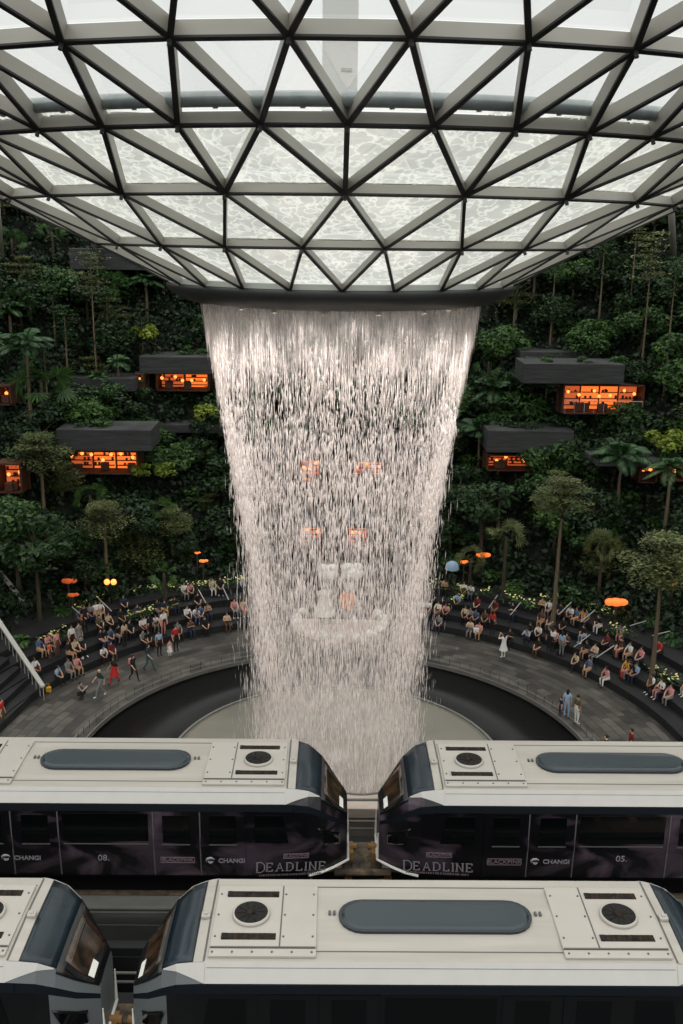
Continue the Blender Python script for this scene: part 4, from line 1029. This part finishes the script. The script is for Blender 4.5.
# labels for trees
def sector(o):
    x,y=proj(o.location)
    s='left slope' if x<235 else ('right slope' if x>450 else 'slope behind water')
    v='high on' if y<350 else ('halfway up' if y<470 else ('low on' if y<575 else 'at foot of'))
    return v+' '+s,x,y
def ordn(n): 
    return ['leftmost','second from the left','third from the left','fourth from the left','fifth from the left','sixth from the left','seventh from the left','eighth from the left','ninth from the left','tenth from the left'][n] if n<10 else ('%d%s from the left'%(n+1,{1:'st',2:'nd',3:'rd'}.get((n+1)%10 if (n+1)//10!=1 else 0,'th')))
grp={}
for o,k,mt,ex in TREES:
    s,x,y=sector(o); w_=WORD[k]; key=(('' if SHADE[mt] in w_[2] else SHADE[mt]+' ')+w_[2].replace(' olive-green','' if SHADE[mt]!='olive' else ' olive-green'),s,int(y//28)); grp.setdefault(key,[]).append((x,o,k))
cntk={}
for key in grp: cntk.setdefault(key[:2],[]).append(key[2])
for key,ls in grp.items():
    ls.sort(key=lambda t:t[0]); rows=sorted(set(cntk[key[:2]])); ri=rows.index(key[2])
    rowt='' if len(rows)==1 else (', upper row' if ri==0 else (', lower row' if ri==len(rows)-1 else (', middle row' if len(rows)==3 else ', row %d down'%(ri+1))))
    for i,(x,o,k) in enumerate(ls):
        o['label']=key[0]+' '+key[1]+rowt+(', '+ordn(i) if len(ls)>1 else ''); o['category']=WORD[k][1]; o['group']=WORD[k][2]+'s on the planted slope'
# undergrowth carpet
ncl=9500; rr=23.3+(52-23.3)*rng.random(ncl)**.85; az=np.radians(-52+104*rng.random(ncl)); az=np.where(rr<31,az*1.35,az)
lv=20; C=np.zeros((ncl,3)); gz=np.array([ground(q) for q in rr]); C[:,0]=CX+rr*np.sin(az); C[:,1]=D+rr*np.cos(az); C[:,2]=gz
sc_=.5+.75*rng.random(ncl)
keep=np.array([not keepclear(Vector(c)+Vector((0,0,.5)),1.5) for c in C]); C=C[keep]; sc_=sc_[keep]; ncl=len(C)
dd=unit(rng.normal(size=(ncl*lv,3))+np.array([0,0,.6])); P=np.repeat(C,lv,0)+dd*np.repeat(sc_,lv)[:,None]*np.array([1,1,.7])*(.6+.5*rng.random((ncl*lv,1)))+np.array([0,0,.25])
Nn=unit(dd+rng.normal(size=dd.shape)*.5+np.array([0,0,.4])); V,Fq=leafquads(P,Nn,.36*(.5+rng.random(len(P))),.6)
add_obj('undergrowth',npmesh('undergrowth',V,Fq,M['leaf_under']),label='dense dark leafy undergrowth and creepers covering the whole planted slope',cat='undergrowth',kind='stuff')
# cream flowering clumps along the planters
def flower_mesh(i):
    n=40; P=rng.normal(size=(n,3))*np.array([.38,.38,.1])+np.array([0,0,.22]); V,Fq=leafquads(P,unit(rng.normal(size=(n,3))*.4+np.array([0,0,1])),.26*(.6+.6*rng.random(n)),.5)
    m=9; P2=rng.normal(size=(m,3))*np.array([.2,.16,.05])+np.array([0,0,.4]); V2,F2=leafquads(P2,unit(rng.normal(size=(m,3))*.3+np.array([0,0,1])),.2,.7)
    return npmesh('flower_leaves',V,Fq,M['leaf_mid']),npmesh('flower_heads',V2,F2,M['petal'])
FM=[flower_mesh(i) for i in range(3)]
FP=[]
for x,y in [(80,609),(88,602),(100,597),(118,596),(123,594),(134,591),(140,589),(153,589),(168,587),(181,589),(190,586),(199,585),(206,584),(213,583),(222,583),(230,581),(241,580),(250,580),
   (63,629),(56,634),(44,640),(52,637),(130,616),(136,614),(155,608),(175,603),(147,611),
   (432,583),(444,585),(457,587),(462,589),(470,590),(487,592),(508,596),(515,599),(527,602),(533,605),(545,598),(557,597),(568,600),(575,603),(584,604),(592,606),(598,608),(606,611),(614,615),
   (615,628),(622,632),(655,670),(664,676),(675,681),(455,600),(461,598)]:
    FP.append((x,y))
for i,(x,y) in enumerate(FP):
    b=hit(x,y+3); g=FM[i%3]; o=empty('flower_clump',b,random.random()*6); add_obj('leaves',g[0],o); add_obj('blossoms',g[1],o); FP[i]=(x,y,o)
for sd,nm,lo,hi in (('left',' left planter edge',0,300),('right',' right planter edge',400,700)):
    ls=sorted([t for t in FP if lo<t[0]<hi],key=lambda t:t[0])
    for i,(x,y,o) in enumerate(ls): tag(o,'cream flowering clump on the'+nm+' above the seats, '+ordn(i),'flower','cream flower clumps along the planter edge')
# sculpture display behind the water
sc=hit(340,628); sc.z=-H; sc=Vector((atz(340,628,-H).x,atz(340,628,-H).y,-H)); g=empty('festive_display',sc,label='ornamental round display with white puffs, cone figure and orange gourd, behind the falling water',cat='display')
def wpt(x,y): 
    p=aty(x,y,sc.y); return Vector((p.x-sc.x,0,p.z-sc.z))
q=MB(); q.lathe([(3.3,0),(3.3,.35),(3.0,.4),(0.1,.3)],n=32); q.build('round_base',M['paleconc'],g)
for i in range(18):
    a=i*20; q=MB(); q.ball((3.0*math.sin(math.radians(a)),3.0*math.cos(math.radians(a)),.55),(.35,.35,.28)); q.build('white_bloom',M['white'],g,True)
for x,y in ((328,574),(353,573)):
    p_=wpt(x,y); q=MB(); q.ball(p_,(.75,.6,.5)); q.ball(p_+Vector((-.35,0,.35)),(.45,.4,.35)); q.ball(p_+Vector((.3,0,.4)),(.4,.4,.3)); q.tube([p_,(p_.x,0,.3)],.08,6); q.build('white_puff',M['white'],g,True)
p_=wpt(325,600); q=MB(); q.lathe([(.75,0),(.55,.6),(.35,1.3),(.45,1.6),(.02,1.75)],p_-Vector((0,0,1.0)),n=16); q.build('white_cone_figure',M['white'],g,True)
p_=wpt(348,600); q=MB(); q.ball(p_,(.62,.62,.7)); q.build('orange_gourd',M['lamp'] if False else mat('orange_paint',sr(226,138,70),.5),g,True); q=MB(); q.ball(p_+Vector((0,0,.95)),.35); q.tube([p_+Vector((0,0,.5)),p_+Vector((0,0,1.0))],.12,6); q.build('gourd_top',M['white'],g,True)
# ================================================================== people
CL={'black':(24,24,26),'white':(214,212,208),'grey':(120,120,118),'beige':(190,168,140),'navy':(34,44,66),'blue':(70,96,128),'pale blue':(140,164,186),'red':(176,34,36),
 'pink':(206,140,136),'orange':(214,84,34),'yellow':(206,156,40),'olive':(84,80,54),'teal':(40,84,84),'dark red':(104,30,30),'brown':(92,66,50),'tan':(168,136,104),'dark green':(34,52,44),'cream':(222,210,186)}
CM={k:mat('cloth_'+k.replace(' ','_'),sr(*v),.85) for k,v in CL.items()}
SKIN=[mat('skin_%s'%n,sr(*c),.6) for n,c in (('light',(206,160,132)),('medium',(176,126,98)))]
HAIR=mat('black_hair',sr(20,17,16),.5); EYE=mat('eye_dark',sr(18,14,12),.3); SHOEW=CM['white']; SHOED=CM['black']
def skel(pose):
    J={'pel':(0,0,.94),'sp':(0,.01,1.12),'ch':(0,0,1.32),'nk':(0,.0,1.47),'hd':(0,-.015,1.57),'tp':(0,-.005,1.66),'no':(0,-.115,1.575),
       'shL':(.17,0,1.40),'elL':(.22,.02,1.13),'wrL':(.23,-.05,.90),'shR':(-.17,0,1.40),'elR':(-.22,.02,1.13),'wrR':(-.23,-.05,.90),
       'hpL':(.09,0,.90),'knL':(.10,-.02,.50),'anL':(.10,.02,.09),'toL':(.11,-.15,.04),'hpR':(-.09,0,.90),'knR':(-.10,-.02,.50),'anR':(-.10,.02,.09),'toR':(-.11,-.15,.04)}
    if pose=='walk':
        J.update(knL=(.09,-.22,.52),anL=(.09,-.30,.10),toL=(.1,-.46,.08),knR=(-.09,.04,.50),anR=(-.09,.32,.16),toR=(-.1,.20,.04),elL=(.23,.16,1.15),wrL=(.22,.16,.92),elR=(-.23,-.10,1.15),wrR=(-.2,-.28,.98))
    if pose=='photo':   # arms raised holding a phone
        J.update(elL=(.25,-.22,1.28),wrL=(.07,-.34,1.50),elR=(-.25,-.22,1.28),wrR=(-.07,-.34,1.50))
    if pose in('sit','lean','phone'):
        dz=-.44; lean={'sit':.0,'lean':-.16,'phone':-.05}[pose]
        for k in ('pel','sp','ch','nk','hd','tp','no','shL','shR','elL','elR','wrL','wrR','hpL','hpR'):
            x,y,z=J[k]; f=max(0,(z-.94)/.7); J[k]=(x,y+lean*f*1.2,z+dz-abs(lean)*.25*f)
        J.update(knL=(.12,-.44,.50),anL=(.12,-.44,.09),toL=(.13,-.60,.04),knR=(-.12,-.44,.50),anR=(-.14,-.38,.09),toR=(-.15,-.54,.04))
        J.update(elL=(.24,-.14+lean*.5,.72),wrL=(.12,-.36,.60),elR=(-.24,-.14+lean*.5,.72),wrR=(-.12,-.36,.60))
        if pose=='phone': J.update(wrL=(.05,-.34,.82),wrR=(-.05,-.34,.82))
    if pose=='crouch':
        for k in ('pel','sp','ch','nk','hd','tp','no','shL','shR','elL','elR','wrL','wrR','hpL','hpR'):
            x,y,z=J[k]; f=max(0,(z-.94)/.7); J[k]=(x,y-.12*f+.1,z-.60)
        J.update(knL=(.16,-.28,.50),anL=(.12,.02,.09),toL=(.13,-.15,.04),knR=(-.16,-.28,.50),anR=(-.12,.02,.09),toR=(-.13,-.15,.04),elL=(.24,-.25,.62),wrL=(.08,-.38,.80),elR=(-.24,-.25,.62),wrR=(-.08,-.38,.80))
    return {k:Vector(v) for k,v in J.items()}
def person_mesh(pose):
    J=skel(pose); names=[];V=[];R=[];E=[];reg=[]
    rad={'pel':.135,'sp':.12,'ch':.145,'nk':.055,'hd':.088,'tp':.07,'no':.014,'sh':.07,'el':.045,'wr':.028,'hp':.10,'kn':.062,'an':.04,'to':.034}
    def add(k,p,r): names.append(k);V.append(Vector(p));R.append(r);return len(V)-1
    idx={k:add(k,J[k],rad.get(k,rad.get(k[:2]))) for k in J}
    def ed(a,b,rg): E.append((a,b));reg.append(rg)
    for a,b,rg in (('pel','sp',2),('sp','ch',1),('ch','nk',1),('nk','hd',0),('hd','tp',0),('hd','no',0)): ed(idx[a],idx[b],rg)
    for s in 'LR':
        for a,b,rg in (('ch','sh'+s,1),('sh'+s,'el'+s,1),('el'+s,'wr'+s,0),('pel','hp'+s,2),('hp'+s,'kn'+s,2),('kn'+s,'an'+s,2),('an'+s,'to'+s,3)): ed(idx[a],idx[b],rg)
        sg=1 if s=='L' else -1
        w=J['wr'+s]; d=(w-J['el'+s]).normalized(); side=Vector((sg,0,0)).cross(d).normalized(); 
        pm=add('pm',w+d*.05,.03); ed(idx['wr'+s],pm,0)
        for q,ln in ((-.03,.065),(-.01,.078),(.01,.072),(.03,.055)):
            b_=add('f',w+d*.09+side*q,.010); t_=add('f',w+d*(.09+ln*.6)+side*q*1.15+Vector((-sg*.012,0,0)),.009); e_=add('f',w+d*(.085+ln)+side*q*1.2+Vector((-sg*.03,0,0)),.008)
            ed(pm,b_,0);ed(b_,t_,0);ed(t_,e_,0)
        b_=add('t',w+d*.045+side*-.04+Vector((-sg*.01,0,0)),.011); e_=add('t',w+d*.085+side*-.062+Vector((-sg*.025,0,0)),.009); ed(pm,b_,0); ed(b_,e_,0)
    me=bpy.data.meshes.new('sk'); me.from_pydata(V,E,[]); o=bpy.data.objects.new('sk',me); COL.objects.link(o)
    sm=o.modifiers.new('s','SKIN'); sm.use_smooth_shade=True
    for i,sv in enumerate(me.skin_vertices[0].data): sv.radius=(R[i],R[i]); sv.use_root=(i==idx['pel'])
    su=o.modifiers.new('u','SUBSURF'); su.levels=1; su.render_levels=1
    dg=bpy.context.evaluated_depsgraph_get(); m2=bpy.data.meshes.new_from_object(o.evaluated_get(dg)); bpy.data.objects.remove(o)
    m2.materials.clear()
    for k in range(4): m2.materials.append(SKIN[0])
    A=np.array([V[a] for a,b in E]);B=np.array([V[b] for a,b in E]); rg=np.array(reg)
    n=len(m2.polygons); C=np.zeros(n*3); m2.polygons.foreach_get('center',C); C=C.reshape(-1,3); AB=B-A
    t=np.clip(((C[:,None]-A)*AB).sum(2)/(AB*AB).sum(1),0,1); dist=np.linalg.norm(A+AB*t[...,None]-C[:,None],axis=2); mi=rg[dist.argmin(1)]
    m2.polygons.foreach_set('material_index',mi.astype(np.int32)); m2.name='person'; return m2,J
POSES={p:person_mesh(p) for p in ('stand','walk','photo','sit','lean','phone','crouch')}
def hairmesh(long_):
    m=MB(); m.ball((0,.012,.03),(.098,.105,.095),seg=12,ring=8)
    if long_: m.ball((0,.06,-.08),(.085,.05,.14),seg=10,ring=6)
    m.v=[(x,y if not(z<.03 and y<-.03) else -.03,z) for x,y,z in m.v]
    return m.mesh('hair',HAIR,True)
HM={0:hairmesh(False),1:hairmesh(True)}
em=MB(); em.ball((0,0,0),.011,seg=6,ring=4); EM=em.mesh('eye',EYE)
sk=MB(); sk.lathe([(.13,1.12),(.17,.9),(.27,.55)],n=16); SKD=sk.mesh('skirt',CM['white'],True)
sk=MB(); sk.lathe([(.15,.52),(.2,.5),(.2,.42)],n=16); 
bp_=MB(); bp_.bevbox((0,.2,1.25),(.3,.16,.4),.05); BPM=bp_.mesh('backpack',CM['pink'],True)
PEOPLE=[]
POSEW={'stand':'standing','walk':'walking','photo':'standing with both arms raised','sit':'sitting','lean':'leaning forward','phone':'with hands up','crouch':'crouching'}
def person(x,y,pose,top,bot,hair=0,shoes='black',face=None,child=False,skirt=False,pack=False,sc=None,headpx=False,bare=False,bald=False):
    me,J=POSES[pose]; seated=pose in('sit','lean','phone')
    if seated:
        g=hit(x,y); r,az=radaz(g); r=min(max(r,18.35),23.2)
        # sit on the front part of the nearest riser so that the feet reach the level below
        edges=[a for a,_ in TIERS]; e=min(edges,key=lambda q:abs(q+.15-r)); r=e+.16; base=pol(r,az,ground(e+.01)-.45)
    else:
        base=atz(x,y,-H) if True else None; r,az=radaz(base)
        if r>18.2: base=hit(x,y); r,az=radaz(base); 
        if r>=18.2:
            for e,_ in TIERS:
                if abs(r-e)<.28: base=pol(e+.3,az,ground(e+.3)); 
            base.z=ground(radaz(base)[0])
    if face is None: face='in' if seated else 'in'
    # forward is -Y in the mesh
    p0=Vector((CX,D,0)); d=(p0-base); 
    if face=='in': ang=math.atan2(d.x,-d.y)
    elif face=='out': ang=math.atan2(-d.x,d.y)
    else: ang=math.radians(face)
    o=bpy.data.objects.new('person',me); COL.objects.link(o); o.location=base; o.rotation_euler=(0,0,ang+random.uniform(-.2,.2))
    s=sc or (.68 if child else random.uniform(.96,1.06)); o.scale=(s,s,s)
    skn=SKIN[random.randrange(2)]
    for k,mm in enumerate((skn,CM[top],skn if bare else CM[bot],CM[shoes])): o.material_slots[k].link='OBJECT'; o.material_slots[k].material=mm
    hd=J['hd']
    if not bald: add_obj('hair',HM[hair],o,(hd.x,hd.y,hd.z+.02))
    [add_obj('eye',EM,o,(hd.x+q_*.033,hd.y-.082,hd.z+.012)) for q_ in (-1,1)]
    if skirt:
        q=add_obj('skirt',SKD,o); q.material_slots[0].link='OBJECT'; q.material_slots[0].material=CM[bot]
    if pack: add_obj('backpack',BPM,o)
    PEOPLE.append((o,x,y,pose,top,bot,child,skirt,pack,bare)); return o
P=person
# left walkway and steps
P(101,697,'walk','dark green','grey',0,'white',face=-70,bald=True); P(115,684,'walk','black','red',1,'black',face=-60,skirt=True); P(134,681,'walk','black','black',1,'black',face=60,pack=True)
P(149,671,'walk','navy','teal',1,'black',face=70); P(81,699,'crouch','grey','black',0); P(83,652,'stand','grey','grey',1,skirt=True,face='in'); P(128,654,'stand','beige','black',1,face='out')
P(159.5,656,'stand','pale blue','black',0); P(170,657,'stand','pink','white',1,child=True,skirt=True); P(176,651,'stand','red','black',1); P(166,644,'stand','white','pink',0)
P(54,663,'stand','orange','brown',0,child=True); P(61,659,'stand','pink','brown',1); P(73,651,'stand','white','black',0)
for a in [(78.5,659,'sit','beige','black',1,'white'),(85,657,'sit','black','black',0,'white'),(105,648,'lean','black','blue',0),(111,646,'lean','blue','navy',0),(90,611,'sit','white','beige',1,'white'),(97,611,'sit','white','tan',1,'white'),
 (84,613,'sit','grey','navy',1),(68,615,'lean','blue','brown',0),(138.5,626,'sit','white','black',1),(152,623,'lean','white','grey',0),(146,632,'sit','white','black',0),(139,640,'sit','grey','black',0),(146,641,'lean','black','black',1),
 (164,610,'lean','navy','yellow',0),(172,606,'phone','black','navy',0),(122,625,'sit','black','black',1),(118,638,'lean','black','grey',0),(185,596,'sit','white','grey',0),(190,594,'lean','pink','black',1),(213,594,'sit','beige','white',0),(221,594,'sit','black','black',0,'white'),
 (185,616,'sit','white','black',0),(193,614,'lean','white','blue',0),(200,618,'lean','blue','blue',0,'white'),(206,613,'phone','tan','navy',1),(234,610,'sit','pink','grey',1,'white'),(243,609,'sit','beige','pink',1,'white'),
 (100,641,'sit','black','navy',1),(131,638,'sit','black','black',0),(160,628,'phone','black','black',0),(176,632,'sit','grey','black',0),(37,675,'sit','white','black',0),(50,676,'lean','pale blue','black',0),(63,652,'sit','black','tan',0),(125,612,'sit','navy','black',1),(158,612,'sit','black','grey',1)]: P(*a)
P(165,636,'stand','white','black',0); P(88,633,'stand','black','black',0); P(3,727,'stand','red','olive',0,'white'); P(152,640,'stand','black','black',1,face='out')
# right side
for a in [(421,611,'sit','white','grey',1),(427,612,'sit','white','black',0),(438.5,612,'sit','cream','brown',1),(448,612,'lean','pink','black',1),(457,604,'lean','pale blue','black',0),(466,616,'sit','beige','black',1),(444,595,'phone','tan','black',0),
 (463,596,'sit','white','black',1),(470.5,598,'lean','white','blue',1),(476,622,'lean','blue','navy',1),(476.6,612,'sit','dark red','black',1),(484,622,'sit','brown','black',0),(530,639,'lean','black','navy',0),(538,637,'lean','white','black',0),
 (541,622,'sit','brown','tan',1,'white'),(550,630,'sit','brown','grey',0),(545,607,'phone','tan','black',0),(557,606,'sit','white','grey',1),(566,607,'sit','black','black',0),(579,613,'lean','white','black',0),(586,614,'sit','blue','tan',1),(592,616,'sit','yellow','black',1),
 (597,617,'sit','grey','navy',0),(606,624,'lean','black','white',0),(587,635,'lean','black','pale blue',0,'white'),(606,645,'sit','dark red','black',0),(616,643,'lean','grey','pink',1),(624,650,'sit','black','brown',0),(619,651,'sit','brown','pink',1),
 (614,677,'lean','pink','white',1),(621,680,'lean','yellow','red',1),(627,678,'sit','blue','grey',0),(634,682,'sit','pale blue','navy',1),(655,686,'lean','white','black',0,'white'),(667,690,'sit','black','pink',0,'white'),(674,697,'sit','pink','grey',1),(681,697,'sit','yellow','white',1,'white'),
 (664,652,'lean','red','black',0),(562,632,'sit','black','black',0),(470,618,'sit','grey','black',0),(433,603,'sit','black','navy',0),(630,681,'lean','black','navy',0),(662,692,'phone','white','navy',1),(572,609,'lean','navy','black',0)]: P(*a)
P(490,636,'stand','red','black',1,face='out'); P(503,658,'photo','white','white',1,'white',face=200,skirt=True); P(524,649,'crouch','pale blue','navy',0); P(546,655,'stand','black','black',0); P(551,653,'stand','white','black',1,face='out'); P(558,662,'stand','pale blue','grey',1,face=150)
P(566,718,'stand','pale blue','pale blue',1,face=150); P(560,716,'stand','navy','navy',0,child=True); P(576,724,'stand','olive','white',0,'white',face=110); P(629,760,'phone' if False else 'stand','dark red','black',0); P(604,766,'stand','black','black',0)
rp_=random.Random(11); tops=['black','black','white','grey','navy','beige','dark red','blue','brown','olive','pink']; bots=['black','navy','grey','brown','tan']
ex=0
for k in range(900):
    if ex>=28: break
    az=rp_.choice((-1,1))*rp_.uniform(19,66); e=rp_.choice((18.3,18.3,19.4,20.5)); q=pol(e+.16,az,ground(e+.1)); x,y=proj(q)
    if not(4<x<679) or 228<x<424 or any((o[0].location.xy-q.xy).length<.62 for o in PEOPLE) or rp_.random()<.25+.5*abs(math.sin(az*.21)): continue
    P(x,y,rp_.choice(('sit','sit','lean','phone')),rp_.choice(tops),rp_.choice(bots),rp_.randrange(2)); ex+=1
grp={}
for t in PEOPLE:
    o,x,y,pose,top,bot,child,skirt,pack,bare=t
    side='left' if x<340 else 'right'
    where=('plaza' if (radaz(o.location)[0]<18.3) else 'steps')
    lab=('child' if child else 'person')+' in %s top and %s %s'%(top,bot,'skirt' if skirt else 'trousers')+(' and backpack' if pack else '')+' '+POSEW[pose]
    if pose=='photo': lab='person in white dress with both arms raised'
    grp.setdefault((lab,where,side),[]).append((x,o))
for (lab,where,side),ls in grp.items():
    ls.sort(key=lambda t:t[0])
    for i,(x,o) in enumerate(ls):
        o['label']=lab+', '+side+' '+where+((', '+ordn(i)) if len(ls)>1 else ''); o['category']='person'; (len(o['label'].split())>15) and print('LONG',o['label']); o['group']='visitors on the steps' if 'steps' in where else 'visitors on the plaza'
# bags and a round umbrella
def bag(x,y,c,label):
    b=hit(x,y); b.z=ground(radaz(b)[0]); m=MB(); m.bevbox((0,0,.17),(.38,.22,.34),.05); g=m.build('bag',CM[c],loc=b,label=label,cat='bag'); h=MB(); h.tube([(-.1,0,.33),(-.08,0,.5),(.08,0,.5),(.1,0,.33)],.015,5); h.build('handle',CM[c],g)
bag(48,692,'yellow','yellow bag on the plaza at the foot of the left staircase'); bag(476,635,'white','white bag on the plaza in front of the right hand seats'); bag(559,655,'black','black bag beside the people standing on the right plaza')
b=hit(451,592); m=MB(); m.lathe([(.5,.2),(.46,.45),(.33,.66),(.15,.76),(.02,.8)],n=16); u=m.build('umbrella',CM['pale blue'],loc=b+Vector((0,0,1.5)),smooth=True,label='pale blue round umbrella beside the waterfall on the right',cat='umbrella'); m=MB(); m.tube([(0,0,.78),(0,0,-1.5)],.03,6); m.build('shaft',M['frame'],u)
# distant control tower seen through the clear glass at the top
g=empty('control_tower',(0,260,-30),label='pale square tower seen faintly through the glass roof at the top',cat='tower'); tx=(ray(340,60)*(260/ray(340,60).y)).x; g.location.x=tx
m=MB(); m.box((0,0,60),(8.5,8.5,120)); m.bevbox((0,0,121),(14,14,6),.6); m.build('shaft',M['tower'],g)
for k in range(6):
    m=MB(); m.box((1.6,-4.3,60+k*8),(2.6,.2,.8)); m.build('window_slot',M['sill'],g)
